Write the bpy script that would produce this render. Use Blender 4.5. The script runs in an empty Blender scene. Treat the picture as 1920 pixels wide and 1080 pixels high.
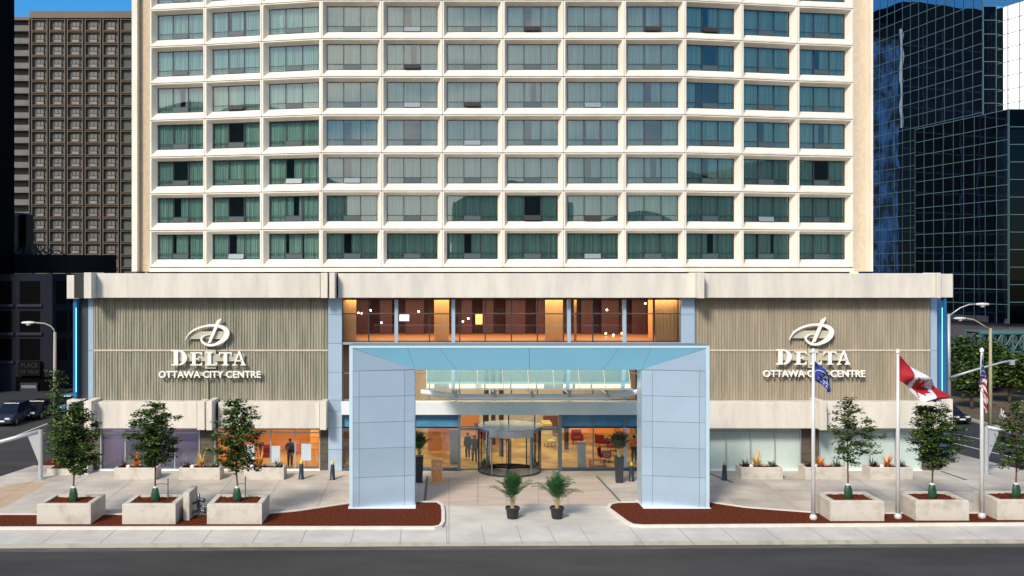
import bpy, bmesh, math, random
from math import sin, cos, pi, radians, sqrt
from mathutils import Vector, Matrix, noise
random.seed(7)
SC = bpy.context.scene
COL = SC.collection

# ---------------------------------------------------------------- camera
F, CX, CY, CD, CH = 1800.0, 825.0, 510.0, 60.0, 12.4      # focal length in 1920-px units, principal point, distance, eye height
cam_d = bpy.data.cameras.new('camera')
cam = bpy.data.objects.new('camera', cam_d); COL.objects.link(cam)
cam.location = (0, -CD, CH); cam.rotation_euler = (radians(90), 0, 0)
cam_d.sensor_width = 36; cam_d.lens = 36*F/1920
cam_d.shift_x = (960-CX)/1920; cam_d.shift_y = -(540-CY)/1920
cam_d.clip_start = .5; cam_d.clip_end = 3000
SC.camera = cam
# ---------------------------------------------------------------- light
SUN_EL, SUN_AZ = radians(38), radians(-29)      # azimuth measured from the camera's back, negative = to its left
sdir = Vector((sin(SUN_AZ)*cos(SUN_EL), -cos(SUN_AZ)*cos(SUN_EL), sin(SUN_EL)))
sun_d = bpy.data.lights.new('sun', 'SUN'); sun = bpy.data.objects.new('sun', sun_d); COL.objects.link(sun)
sun_d.energy = 2.5; sun_d.angle = radians(12); sun_d.color = (1, .91, .78)
sun.rotation_euler = (-sdir).to_track_quat('-Z', 'Y').to_euler()
world = bpy.data.worlds.new('World'); SC.world = world; world.use_nodes = True
nt = world.node_tree; nt.nodes.clear()
def wn(t, **k):
    n = nt.nodes.new(t)
    for a, b in k.items(): setattr(n, a, b)
    return n
def setin(n, **k):
    for a, b in k.items(): n.inputs[a.replace('_', ' ')].default_value = b
out = wn('ShaderNodeOutputWorld'); bg = wn('ShaderNodeBackground'); bg.inputs[1].default_value = .15
sky = wn('ShaderNodeTexSky', sky_type='NISHITA', sun_disc=False)
sky.sun_elevation = SUN_EL; sky.sun_rotation = math.atan2(sdir.x, sdir.y); sky.ozone_density = 3.0; sky.air_density = 1.0; sky.dust_density = .3
hs = wn('ShaderNodeHueSaturation'); hs.inputs['Saturation'].default_value = 1.45; hs.inputs['Value'].default_value = .68
nt.links.new(sky.outputs[0], hs.inputs['Color'])
tc = wn('ShaderNodeTexCoord'); mp = wn('ShaderNodeMapping'); mp.inputs['Scale'].default_value = (1, 1, 2.6)
nz = wn('ShaderNodeTexNoise'); setin(nz, Scale=3.2, Detail=8, Roughness=.6)
nt.links.new(tc.outputs['Generated'], mp.inputs[0]); nt.links.new(mp.outputs[0], nz.inputs['Vector'])
cr = wn('ShaderNodeMapRange'); cr.inputs[1].default_value = .38; cr.inputs[2].default_value = .54
nt.links.new(nz.outputs[0], cr.inputs[0])
# unseen clouds behind camera and far left, added for glass reflections and front light
def dotmask(v, a, b):
    d = wn('ShaderNodeVectorMath', operation='DOT_PRODUCT'); d.inputs[1].default_value = Vector(v).normalized()
    nt.links.new(tc.outputs['Generated'], d.inputs[0])
    m = wn('ShaderNodeMapRange', interpolation_type='SMOOTHSTEP'); m.inputs[1].default_value = a; m.inputs[2].default_value = b
    nt.links.new(d.outputs['Value'], m.inputs[0]); return m
m1 = dotmask((-.60, -.72, .34), .50, .88); m2 = dotmask((-.89, .41, .17), .968, .985)
ad = wn('ShaderNodeMath', operation='MULTIPLY'); nt.links.new(m1.outputs[0], ad.inputs[0]); nt.links.new(cr.outputs[0], ad.inputs[1])
mx = wn('ShaderNodeMath', operation='MAXIMUM'); nt.links.new(ad.outputs[0], mx.inputs[0]); cm = wn('ShaderNodeMath', operation='MULTIPLY_ADD'); cm.inputs[1].default_value = .6; cm.inputs[2].default_value = .35; nt.links.new(cr.outputs[0], cm.inputs[0])
c2m = wn('ShaderNodeMath', operation='MULTIPLY'); nt.links.new(m2.outputs[0], c2m.inputs[0]); nt.links.new(cm.outputs[0], c2m.inputs[1]); nt.links.new(c2m.outputs[0], mx.inputs[1])
m3 = dotmask((-.60, -.79, .17), .955, .985); c3 = wn('ShaderNodeMath', operation='MULTIPLY'); nt.links.new(m3.outputs[0], c3.inputs[0]); nt.links.new(cm.outputs[0], c3.inputs[1])
mx0 = mx; mx = wn('ShaderNodeMath', operation='MAXIMUM'); nt.links.new(mx0.outputs[0], mx.inputs[0]); nt.links.new(c3.outputs[0], mx.inputs[1])
mix = wn('ShaderNodeMix', data_type='RGBA'); mix.inputs[7].default_value = (9.5, 9.3, 8.7, 1)
nt.links.new(mx.outputs[0], mix.inputs[0]); nt.links.new(hs.outputs[0], mix.inputs[6])
nt.links.new(mix.outputs[2], bg.inputs[0]); nt.links.new(bg.outputs[0], out.inputs[0])
SC.view_settings.view_transform = 'Standard'; SC.view_settings.look = 'None'; SC.view_settings.gamma = 1
SC.view_settings.exposure = 0.6
SC.render.engine = 'CYCLES'
SC.cycles.max_bounces = 7; SC.cycles.diffuse_bounces = 3; SC.cycles.glossy_bounces = 4; SC.cycles.transparent_max_bounces = 16
SC.cycles.transmission_bounces = 4; SC.cycles.caustics_reflective = False; SC.cycles.caustics_refractive = False
SC.cycles.use_denoising = True; SC.cycles.sample_clamp_indirect = 4

# ---------------------------------------------------------------- measuring helpers (1920-px photograph -> metres)
def X(px, Y=0): return (px-CX)*(CD+Y)/F
def Z(py, Y=0): return CH-(py-CY)*(CD+Y)/F
def G(px, py, h=0):            # point of the ground seen at px, py
    z = (CH-h)*F/(py-CY)
    return ((px-CX)*z/F, z-CD)
# ---------------------------------------------------------------- materials
MATS = {}
def mat(name, col, rough=.6, metal=0, var=0, vscale=1.0, stretch=(1, 1, 1), bump=0, bscale=40, spec=.5, emit=None, estr=0, col2=None, contrast=(.35, .65), fine=0, island=0):
    if name in MATS: return MATS[name]
    m = bpy.data.materials.new(name); m.use_nodes = True; n = m.node_tree; b = n.nodes['Principled BSDF']
    b.inputs['Base Color'].default_value = (*col, 1); b.inputs['Roughness'].default_value = rough
    b.inputs['Metallic'].default_value = metal; b.inputs['Specular IOR Level'].default_value = spec
    if emit: b.inputs['Emission Color'].default_value = (*emit, 1); b.inputs['Emission Strength'].default_value = estr
    t = n.nodes.new('ShaderNodeTexCoord'); mpn = n.nodes.new('ShaderNodeMapping'); mpn.inputs['Scale'].default_value = stretch
    geo = n.nodes.new('ShaderNodeNewGeometry')
    n.links.new(geo.outputs['Position'], mpn.inputs[0])
    if var or col2:
        nn = n.nodes.new('ShaderNodeTexNoise'); nn.inputs['Scale'].default_value = vscale; nn.inputs['Detail'].default_value = 6; nn.inputs['Roughness'].default_value = .6
        n.links.new(mpn.outputs[0], nn.inputs['Vector'])
        mr = n.nodes.new('ShaderNodeMapRange'); mr.inputs[1].default_value = contrast[0]; mr.inputs[2].default_value = contrast[1]
        n.links.new(nn.outputs[0], mr.inputs[0])
        mi = n.nodes.new('ShaderNodeMix'); mi.data_type = 'RGBA'
        c2 = col2 or tuple(c*(1-var) for c in col); c1 = col if col2 else tuple(min(1, c*(1+var*.5)) for c in col)
        mi.inputs[6].default_value = (*c1, 1); mi.inputs[7].default_value = (*c2, 1)
        n.links.new(mr.outputs[0], mi.inputs[0]); res = mi.outputs[2]
        if fine:
            n2 = n.nodes.new('ShaderNodeTexNoise'); n2.inputs['Scale'].default_value = bscale; n2.inputs['Detail'].default_value = 3
            n.links.new(geo.outputs['Position'], n2.inputs['Vector'])
            mr2 = n.nodes.new('ShaderNodeMapRange'); mr2.inputs[1].default_value = .3; mr2.inputs[2].default_value = .7
            mr2.inputs[3].default_value = 1-fine; mr2.inputs[4].default_value = 1+fine
            n.links.new(n2.outputs[0], mr2.inputs[0])
            hv = n.nodes.new('ShaderNodeHueSaturation'); n.links.new(res, hv.inputs['Color']); n.links.new(mr2.outputs[0], hv.inputs['Value']); res = hv.outputs[0]
        if island:
            mr3 = n.nodes.new('ShaderNodeMapRange'); mr3.inputs[3].default_value = 1-island; mr3.inputs[4].default_value = 1+island
            n.links.new(geo.outputs['Random Per Island'], mr3.inputs[0]); hv2 = n.nodes.new('ShaderNodeHueSaturation'); n.links.new(res, hv2.inputs['Color']); n.links.new(mr3.outputs[0], hv2.inputs['Value']); res = hv2.outputs[0]
        n.links.new(res, b.inputs['Base Color'])
    if bump:
        nb = n.nodes.new('ShaderNodeTexNoise'); nb.inputs['Scale'].default_value = bscale; nb.inputs['Detail'].default_value = 4
        n.links.new(geo.outputs['Position'], nb.inputs['Vector'])
        bu = n.nodes.new('ShaderNodeBump'); bu.inputs['Strength'].default_value = bump; bu.inputs['Distance'].default_value = .02
        n.links.new(nb.outputs[0], bu.inputs['Height']); n.links.new(bu.outputs[0], b.inputs['Normal'])
    MATS[name] = m; return m
def glass(name, tint, refl, gcol=(1, 1, 1), rough=0.0, fres=True, wob=0, wscale=.6):
    m = bpy.data.materials.new(name); m.use_nodes = True; n = m.node_tree; n.nodes.clear()
    o = n.nodes.new('ShaderNodeOutputMaterial'); ms = n.nodes.new('ShaderNodeMixShader')
    tr = n.nodes.new('ShaderNodeBsdfTransparent'); tr.inputs[0].default_value = (*tint, 1)
    gl = n.nodes.new('ShaderNodeBsdfGlossy'); gl.inputs[0].default_value = (*gcol, 1); gl.inputs['Roughness'].default_value = rough
    n.links.new(tr.outputs[0], ms.inputs[1]); n.links.new(gl.outputs[0], ms.inputs[2]); n.links.new(ms.outputs[0], o.inputs[0])
    ms.inputs[0].default_value = refl
    if fres:
        fr = n.nodes.new('ShaderNodeFresnel'); fr.inputs[0].default_value = 1.5
        a = n.nodes.new('ShaderNodeMath'); a.operation = 'ADD'; a.inputs[1].default_value = refl
        n.links.new(fr.outputs[0], a.inputs[0]); n.links.new(a.outputs[0], ms.inputs[0])
    if wob:
        geo = n.nodes.new('ShaderNodeNewGeometry'); nb = n.nodes.new('ShaderNodeTexNoise'); nb.inputs['Scale'].default_value = wscale; nb.inputs['Detail'].default_value = 1
        n.links.new(geo.outputs['Position'], nb.inputs['Vector'])
        bu = n.nodes.new('ShaderNodeBump'); bu.inputs['Strength'].default_value = 1; bu.inputs['Distance'].default_value = wob
        n.links.new(nb.outputs[0], bu.inputs['Height']); n.links.new(bu.outputs[0], gl.inputs['Normal'])
    MATS[name] = m; return m

CREAM = mat('cream_precast', (.80, .735, .63), .75, var=.10, vscale=.5, stretch=(1.6, 1.6, .5), bump=.15, bscale=25, fine=.03)
BEAM = mat('board_concrete', (.72, .67, .59), .8, col2=(.56, .525, .465), vscale=.8, stretch=(1.6, 1, .28), bump=.3, bscale=18, fine=.05, contrast=(.38, .72))
TAN = mat('tan_aggregate', (.52, .41, .29), .85, var=.12, vscale=3, bump=.4, bscale=60, fine=.08)
RIB = mat('ribbed_concrete', (.37, .335, .255), .9, col2=(.225, .225, .17), vscale=1.3, stretch=(2.6, 1, .22), bump=.8, bscale=22, fine=.2, contrast=(.36, .64))
RIBR = mat('ribbed_concrete_warm', (.39, .325, .24), .9, col2=(.27, .24, .18), vscale=1.1, stretch=(2.2, 1, .22), bump=.8, bscale=22, fine=.15, contrast=(.36, .64))
BAND = mat('pale_band', (.62, .53, .42), .8, var=.15, vscale=2)
DARKGAP = mat('dark_gap', (.03, .03, .03), .9)
METAL = mat('blue_grey_panel', (.50, .655, .81), .25, metal=.35, var=.05, vscale=.5, island=.07)
PALE = mat('pale_beam_panel', (.80, .86, .88), .35, metal=.1, var=.04)
METALJ = mat('panel_joint', (.16, .20, .25), .7)
SOFF = mat('soffit_panel_blue', (.28, .68, .92), .4, metal=0, var=.04, vscale=.4)
RIM = mat('portal_rim', (.62, .84, .92), .3, metal=.2)
WHITEM = mat('white_paint', (.87, .88, .87), .4)
ALU = mat('aluminium', (.55, .58, .62), .35, metal=.6)
MULL = mat('dark_bronze', (.045, .05, .055), .4, metal=.3)
MULLG = mat('grey_mullion', (.23, .26, .29), .4, metal=.4)
STONE = mat('brown_tile', (.10, .085, .06), .5, var=.25, vscale=2, island=.2)
BLUEG = mat('sky_tinted_transom', (.06, .22, .42), .08, col2=(.12, .34, .52), vscale=.5, spec=.8)  # blue sky reflection painted into opaque transom panes
FROST = mat('frosted_glass', (.55, .65, .61), .12, col2=(.42, .52, .50), vscale=.5, stretch=(1, 1, .5))
CURT = mat('curtain', (.90, .91, .84), .95, col2=(.42, .48, .44), vscale=1, stretch=(8, 8, .12), contrast=(.38, .70))  # darker stripes put pleat shading into the cloth colour
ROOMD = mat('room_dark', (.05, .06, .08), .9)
PANE = glass('tower_glass', (.60, .81, .77), .09, (1, 1, .97), wob=.0012, wscale=.6)
SHOP = glass('shop_glass', (.90, .95, .96), .07, (.75, .88, 1), wob=.0008, wscale=.35)
CANOPYG = glass('canopy_glass', (.42, .74, .74), .16, (.75, .95, 1))
PAVE = mat('plaza_concrete', (.53, .475, .405), .85, var=.28, vscale=.3, bump=.15, bscale=14, fine=.08)
WALK = mat('sidewalk_concrete', (.57, .54, .485), .85, var=.16, vscale=.5, bump=.15, bscale=14, fine=.07)
PINK = mat('entrance_paving', (.54, .44, .36), .8, var=.12, vscale=.8, stretch=(.5, 2, 1), bump=.1, bscale=30, fine=.04)
TANP = mat('tan_paving', (.52, .38, .24), .85, var=.12, vscale=.6, bump=.1, bscale=30, fine=.04)
JOINT = mat('joint', (.26, .25, .235), .9)
SLOT = mat('drain_slot', (.14, .14, .15), .8)
KERB = mat('kerb', (.50, .46, .38), .9, col2=(.30, .28, .24), vscale=1.5, stretch=(1, 1, 1), contrast=(.5, .8), bump=.3, bscale=20, fine=.05)
CURBW = mat('bed_kerb', (.72, .67, .60), .8, var=.08, vscale=2)
ASPH = mat('asphalt', (.044, .041, .039), .85, var=.35, vscale=.5, stretch=(.3, 1, 1), bump=.4, bscale=60, fine=.14)
PAINT = mat('road_paint', (.75, .75, .72), .7, var=.2, vscale=4)
MULCH = mat('mulch', (.17, .042, .018), .95, spec=.05, col2=(.06, .014, .007), vscale=11, contrast=(.42, .58), bump=1.0, bscale=35, fine=.2)
PLANTC = mat('planter_concrete', (.60, .555, .485), .8, col2=(.40, .35, .27), vscale=1.5, contrast=(.48, .78), bump=.15, bscale=30, fine=.04)
GRASS = mat('brown_verge', (.16, .105, .06), .95, col2=(.09, .07, .035), vscale=.6, fine=.2, bscale=4)
# ---------------------------------------------------------------- mesh builder
class MB:
    def __init__(s): s.v = []; s.f = []; s.mi = []; s.cur = 0
    def quad(s, *p):
        i = len(s.v); s.v += [tuple(q) for q in p]; s.f.append(tuple(range(i, i+len(p)))); s.mi.append(s.cur); return s
    def box(s, x0, x1, y0, y1, z0, z1, M=None):
        if x0 > x1: x0, x1 = x1, x0
        if y0 > y1: y0, y1 = y1, y0
        if z0 > z1: z0, z1 = z1, z0
        P = [Vector(p) for p in ((x0, y0, z0), (x1, y0, z0), (x1, y1, z0), (x0, y1, z0), (x0, y0, z1), (x1, y0, z1), (x1, y1, z1), (x0, y1, z1))]
        if M: P = [M @ p for p in P]
        i = len(s.v); s.v += [tuple(p) for p in P]
        for f in ((3, 2, 1, 0), (4, 5, 6, 7), (0, 1, 5, 4), (1, 2, 6, 5), (2, 3, 7, 6), (3, 0, 4, 7)):
            s.f.append(tuple(i+k for k in f)); s.mi.append(s.cur)
        return s
    def prism(s, poly, z0, z1):        # poly in xy, counter-clockwise
        a = sum(poly[k][0]*poly[(k+1) % len(poly)][1]-poly[(k+1) % len(poly)][0]*poly[k][1] for k in range(len(poly)))
        if a < 0: poly = poly[::-1]
        n = len(poly); i = len(s.v)
        s.v += [(p[0], p[1], z0) for p in poly]+[(p[0], p[1], z1) for p in poly]
        s.f.append(tuple(i+n+k for k in range(n))); s.mi.append(s.cur)
        s.f.append(tuple(i+k for k in reversed(range(n)))); s.mi.append(s.cur)
        for k in range(n):
            k2 = (k+1) % n; s.f.append((i+k, i+k2, i+n+k2, i+n+k)); s.mi.append(s.cur)
        return s
    def plate(s, poly, y0, y1):        # poly in xz, extruded along y (y0 = front)
        a = sum(poly[k][0]*poly[(k+1) % len(poly)][1]-poly[(k+1) % len(poly)][0]*poly[k][1] for k in range(len(poly)))
        if a < 0: poly = poly[::-1]
        n = len(poly); i = len(s.v)
        s.v += [(p[0], y0, p[1]) for p in poly]+[(p[0], y1, p[1]) for p in poly]
        s.f.append(tuple(i+k for k in range(n))); s.mi.append(s.cur)
        s.f.append(tuple(i+n+k for k in reversed(range(n)))); s.mi.append(s.cur)
        for k in range(n):
            k2 = (k+1) % n; s.f.append((i+k2, i+k, i+n+k, i+n+k2)); s.mi.append(s.cur)
        return s
    def tube(s, pts, rads, n=8, cap=True):
        pts = [Vector(p) for p in pts]
        if not hasattr(rads, '__len__'): rads = [rads]*len(pts)
        base = len(s.v); up0 = None
        for k, p in enumerate(pts):
            d = (pts[min(k+1, len(pts)-1)]-pts[max(k-1, 0)])
            d = d.normalized() if d.length > 1e-9 else Vector((0, 0, 1))
            if up0 is None: up0 = Vector((1, 0, 0)) if abs(d.x) < .8 else Vector((0, 1, 0))
            a = d.cross(up0)
            a = a.normalized() if a.length > 1e-6 else d.orthogonal().normalized()
            b = d.cross(a).normalized(); up0 = -a.cross(d) if False else up0
            for j in range(n):
                t = 2*pi*j/n; s.v.append(tuple(p+rads[k]*(cos(t)*a+sin(t)*b)))
        for k in range(len(pts)-1):
            for j in range(n):
                j2 = (j+1) % n; q = base+k*n
                s.f.append((q+j, q+j2, q+n+j2, q+n+j)); s.mi.append(s.cur)
        if cap:
            s.f.append(tuple(base+j for j in reversed(range(n)))); s.mi.append(s.cur)
            q = base+(len(pts)-1)*n; s.f.append(tuple(q+j for j in range(n))); s.mi.append(s.cur)
        return s
    def lathe(s, prof, c=(0, 0, 0), n=16):   # prof: (r, z)
        base = len(s.v)
        for r, z in prof:
            for j in range(n): t = 2*pi*j/n; s.v.append((c[0]+r*cos(t), c[1]+r*sin(t), c[2]+z))
        for k in range(len(prof)-1):
            for j in range(n):
                j2 = (j+1) % n; q = base+k*n
                s.f.append((q+j, q+j2, q+n+j2, q+n+j)); s.mi.append(s.cur)
        s.f.append(tuple(base+j for j in reversed(range(n)))); s.mi.append(s.cur)
        q = base+(len(prof)-1)*n; s.f.append(tuple(q+j for j in range(n))); s.mi.append(s.cur)
        return s
    def mesh(s, name, ms, smooth=False):
        me = bpy.data.meshes.new(name); me.from_pydata(s.v, [], s.f); 
        for m in (ms if isinstance(ms, (list, tuple)) else [ms]): me.materials.append(m)
        me.polygons.foreach_set('material_index', s.mi)
        if smooth: me.polygons.foreach_set('use_smooth', [True]*len(s.f))
        me.update(); return me
    def build(s, name, ms, parent=None, loc=None, smooth=False, bevel=0):
        o = bpy.data.objects.new(name, s.mesh(name, ms, smooth)); COL.objects.link(o)
        if parent: o.parent = parent
        if loc: o.location = loc
        if bevel:
            b = o.modifiers.new('bevel', 'BEVEL'); b.width = bevel; b.segments = 2; b.limit_method = 'ANGLE'
        return o
def link(name, me, parent=None, loc=(0, 0, 0), rz=0, scale=None):
    o = bpy.data.objects.new(name, me); COL.objects.link(o); o.location = loc; o.rotation_euler = (0, 0, rz)
    if scale: o.scale = scale
    if parent: o.parent = parent
    return o
def tag(o, label=None, cat=None, group=None, kind=None):
    if label: o['label'] = label
    if cat: o['category'] = cat
    if group: o['group'] = group
    if kind: o['kind'] = kind
    return o
def thing(name, label, cat, loc=(0, 0, 0), rz=0, group=None):
    o = bpy.data.objects.new(name, None); COL.objects.link(o); o.location = loc; o.rotation_euler = (0, 0, rz); o.empty_display_size = .2
    return tag(o, label, cat, group)
def struct(o): o['kind'] = 'structure'; return o
def clone(root, loc, rz=0, label=None, scale=None):
    r = root.copy(); COL.objects.link(r); r.location = loc; r.rotation_euler = (0, 0, rz)
    if scale: r.scale = scale
    if label: r['label'] = label
    for ch in list(root.children):
        c = ch.copy(); COL.objects.link(c); c.parent = r
        for g in ch.children:
            d = g.copy(); COL.objects.link(d); d.parent = c
    return r
# ================================================================ GROUND
gs = MB(); gs.quad((-900, -200, -.16), (900, -200, -.16), (900, 1500, -.16), (-900, 1500, -.16))
struct(gs.build('ground', mat('town_ground', (.10, .09, .085), .9, var=.2, vscale=.1)))
KL, KR = Vector(G(0, 1022)), Vector(G(1920, 1013))           # top edge of the street kerb
kd = (KR-KL).normalized(); kn = Vector((-kd.y, kd.x))        # along the street, and towards the hotel
def K(u, v): p = KL+kd*u+kn*v; return (p.x, p.y)
st = MB(); st.prism([K(-60, -60), K(110, -60), K(110, .3), K(-60, .3)], -.2, -.152)
struct(st.build('street', ASPH))
LX, RX = -26.0, 35.8
gu = MB(); gu.prism([K(-60, -.55), K(110, -.55), K(110, 0), K(-60, 0)], -.16, -.146); struct(gu.build('gutter', mat('gutter_concrete', (.085, .08, .07), .9, col2=(.16, .145, .12), vscale=1.2, stretch=(.4, 2, 1), contrast=(.5, .75), fine=.1)))
sl = MB(); sl.prism([K(-14, .18), K(62, .18), (41, -10), (36.6, 0), (35.4, 5), (35.2, 60), (LX+1, 60), (LX+.3, 3.5), (LX-.7, -2), (LX-7, -9), (-38, -14)], -.16, 0)
struct(sl.build('plaza', PAVE))
# left and right side streets
for nm, a, b in (('side_street', LX-14.5, LX+.4), ('cross_street', RX-.6, 45)):
    m = MB(); m.prism([(a, -16), (b, -16), (b, 130), (a, 130)], -.19, -.148); struct(m.build(nm, ASPH))
m = MB(); m.prism([(LX-60, -10), (LX-12.6, -10), (LX-12.6, 130), (LX-60, 130)], -.17, 0); struct(m.build('far_pavement', mat('dark_pavement', (.02, .02, .024), .9, var=.1)))
m = MB(); m.prism([(45, -20), (150, -20), (150, 90), (45, 90)], -.17, .02); struct(m.build('verge', GRASS))
m = MB(); m.prism([(44.6, -20), (45, -20), (45, 90), (44.6, 90)], -.17, .03); struct(m.build('verge_kerb', KERB))
# kerbs
m = MB(); m.prism([K(-30, 0), K(80, 0), K(80, .18), K(-30, .18)], -.18, .004); struct(m.build('kerb', KERB))
# sidewalk band (between kerb and beds)
BW = (Vector(G(830, 990))-Vector(G(830, 1022))).length
m = MB(); m.prism([K(-12, .18), K(60, .18), K(60, BW), K(-12, BW)], -.05, .004); struct(m.build('sidewalk', WALK))
m = MB(); m.prism([G(834, 990), G(1200, 990), G(1142, 960), G(1142, 948), G(834, 948)], -.03, .006); struct(m.build('entrance_apron', WALK))
m = MB(); m.prism([G(790, 947), G(1168, 946), G(1116, 893), G(866, 889), G(799, 893)], -.03, .004); struct(m.build('entrance_walkway', PINK))
m = MB(); m.prism([G(-60, 935), G(-60, 960), G(10, 950), G(90, 905), G(60, 903), G(20, 908)], -.03, .004); struct(m.build('tan_walkway', TANP))
m = MB()
def strip(a, b, w=.03, z=.009):
    a, b = Vector(a), Vector(b); d = (b-a).normalized(); n = Vector((-d.y, d.x))*w/2
    m.quad((*(a-n), z), (*(b-n), z), (*(b+n), z), (*(a+n), z))
for px in (-62, 78, 187, 283, 377, 472, 563, 657, 750, 838, 909, 980, 1043, 1108, 1205, 1300, 1385, 1470, 1560, 1650, 1750, 1860):
    p = Vector(G(px, 1019)); q = p+kn*(BW-.2) if px < 830 or px > 1150 else Vector((p.x*.985, G(px, 985)[1]))
    strip(p, q)
strip(G(560, 906), G(1250, 906)); strip(G(780, 948), G(1170, 948)); strip(G(842, 893), G(842, 1019)); strip(G(896, 893), G(896, 948)); strip(G(950, 906), G(950, 948))
strip(G(1010, 906), G(1010, 948)); strip(G(1065, 906), G(1065, 948)); strip(G(842, 975), G(1180, 975), .02)
for py in (900, 920, 938): strip(G(-40, py), G(650, py), .025); strip(G(1335, py), G(2000, py), .025)
for px in range(-40, 640, 105): strip(G(px, 962), G(CX+(px-CX)*.86, 890), .025)
for px in range(1400, 2100, 105): strip(G(px, 962), G(CX+(px-CX)*.86, 890), .025)
struct(m.build('pavement_joints', JOINT))
m = MB(); strip(G(1119, 893), G(1170, 948), .14, .011); strip(G(801, 893), G(796, 945), .14, .011); strip(G(1330, 888), G(1375, 905), .2, .011); strip(G(1765, 884), G(1812, 900), .2, .011)
struct(m.build('drain_slots', SLOT))
m = MB()
for a, b in (((1788, 813), (1960, 848)), ((1788, 831), (1960, 872))):
    a, b = Vector(G(*a, -.148)), Vector(G(*b, -.148)); strip(a, b, .16, -.142)
strip((-32.5, 0), (-32.5, 120), .12, -.142)
struct(m.build('lane_lines', PAINT))
# mulch beds with their kerbs
def offs(P, d):
    P = [Vector(p) for p in P]; n = len(P)
    a = sum(P[k].x*P[(k+1) % n].y-P[(k+1) % n].x*P[k].y for k in range(n)); sg = 1 if a > 0 else -1; R = []
    for k in range(n):
        d1 = (P[k]-P[k-1]).normalized(); d2 = (P[(k+1) % n]-P[k]).normalized()
        n1 = Vector((-d1.y, d1.x))*sg; n2 = Vector((-d2.y, d2.x))*sg; b = (n1+n2).normalized()
        R.append(P[k]+b*d/max(.5, b.dot(n1)))
    return R
def bed(P):
    In = offs(P, .17); n = len(P)
    k = MB()
    for i in range(n):
        j = (i+1) % n; a, b, c, d = Vector(P[i]), Vector(P[j]), In[j], In[i]
        k.quad((*a, .13), (*b, .13), (*c, .13), (*d, .13)); k.quad((*a, -.02), (*b, -.02), (*b, .13), (*a, .13)); k.quad((*d, .13), (*c, .13), (*c, 0), (*d, 0))
    struct(k.build('bed_kerb', CURBW))
    mm = MB(); mm.prism([tuple(p) for p in In], -.05, .085); tag(mm.build('mulch', MULCH), kind='stuff')
bed([G(-120, 967), G(60, 967), G(240, 967), G(480, 968), G(560, 960), G(655, 946), G(740, 943.5), G(822, 943.5), G(832, 950), G(834, 962), G(834, 982), G(829, 990), G(815, 993), G(400, 993), G(-120, 994)])
bed([G(1137, 956), G(1142, 948), G(1158, 944.5), G(1240, 943.5), G(1330, 944), G(1400, 954), G(1545, 965), G(1700, 965), G(2050, 964), G(2050, 985), G(1700, 987), G(1205, 990), G(1183, 988), G(1170, 981)])
# ================================================================ HOTEL
hotel = thing('hotel', 'cream concrete grid hotel tower on a wide ribbed concrete podium', 'hotel', (8, 6, 0))
def H(o): 
    if o.parent is None: o.parent = hotel; o.location = Vector(o.location)-hotel.location
    return o
def HB(mb, name, ms, bevel=0): return H(mb.build(name, ms, bevel=bevel))
ZT0 = Z(501, 7); PITCH = 71.5*67/F; NR = 8
plan = [(281, 69.5), (384, 68.8), (490.5, 67.9), (602, 67), (715.7, 67), (829.3, 67), (943, 67), (1056.7, 67), (1170.3, 67), (1284, 67), (1391.5, 67.7), (1496, 68.5), (1600, 69.1)]
PT = [Vector(((px-CX)*z/F, z-CD)) for px, z in plan]
W0 = (PT[4]-PT[3]).length
# one module of the precast grid, local: x across (0..W0), y depth, z up
def module():
    b = MB(); g = .014; W = W0
    fx0, fx1, fz0, fz1 = .115, W-.115, .13, PITCH-.085          # front opening
    gx0, gx1, gz0, gz1 = .33, W-.33, .57, PITCH-.27          # glass opening
    d = .55
    O = [(g, 0, .026), (W-g, 0, .026), (W-g, 0, PITCH-.026), (g, 0, PITCH-.026)]
    A = [(fx0, 0, fz0), (fx1, 0, fz0), (fx1, 0, fz1), (fx0, 0, fz1)]
    B = [(gx0, d, gz0), (gx1, d, gz0), (gx1, d, gz1), (gx0, d, gz1)]
    C_ = [(gx0, d+.1, gz0), (gx1, d+.1, gz0), (gx1, d+.1, gz1), (gx0, d+.1, gz1)]
    OB = [(x, .12, z) for x, y, z in O]
    for P, Q in ((O, A), (A, B), (B, C_), (OB, O)):
        for k in range(4): b.quad(P[k], P[(k+1) % 4], Q[(k+1) % 4], Q[k])
    return b, (gx0, gx1, gz0, gz1, d)
modb, (gx0, gx1, gz0, gz1, gd) = module()
grid = MB(); back = MB()
for c in range(12):
    a, b = PT[c], PT[c+1]; L = (b-a).length; dx = (b-a)/L; dn = Vector((-dx.y, dx.x)); sx = L/W0
    def T(p, z0): q = a+dx*p[0]*sx+dn*p[1]; return (q.x, q.y, p[2]+z0)
    for r in range(NR):
        i = len(grid.v); z0 = ZT0+r*PITCH
        grid.v += [T(p, z0) for p in modb.v]
        for f in modb.f: grid.f.append(tuple(i+k for k in f)); grid.mi.append(0)
    back.quad(T((0, .10, 0), ZT0-.1), T((W0, .10, 0), ZT0-.1), T((W0, .10, 0), ZT0+.02), T((0, .10, 0), ZT0+.02))
    for r in range(NR+1):
        z = ZT0+r*PITCH
        back.quad(T((-.1, .09, 0), z-.05), T((W0+.1, .09, 0), z-.05), T((W0+.1, .09, 0), z+.05), T((-.1, .09, 0), z+.05))
    for x in (0, W0): back.quad(T((x-.05, .085, 0), ZT0), T((x+.05, .085, 0), ZT0), T((x+.05, .085, 0), ZT0+NR*PITCH), T((x-.05, .085, 0), ZT0+NR*PITCH))
HB(grid, 'facade_grid', CREAM)
HB(back, 'grid_joints', mat('shaded_joint_sealant', (.16, .13, .10), .9))  # sealant in the joints, with the joint shadow darkened into its colour
rooms = MB()
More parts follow.
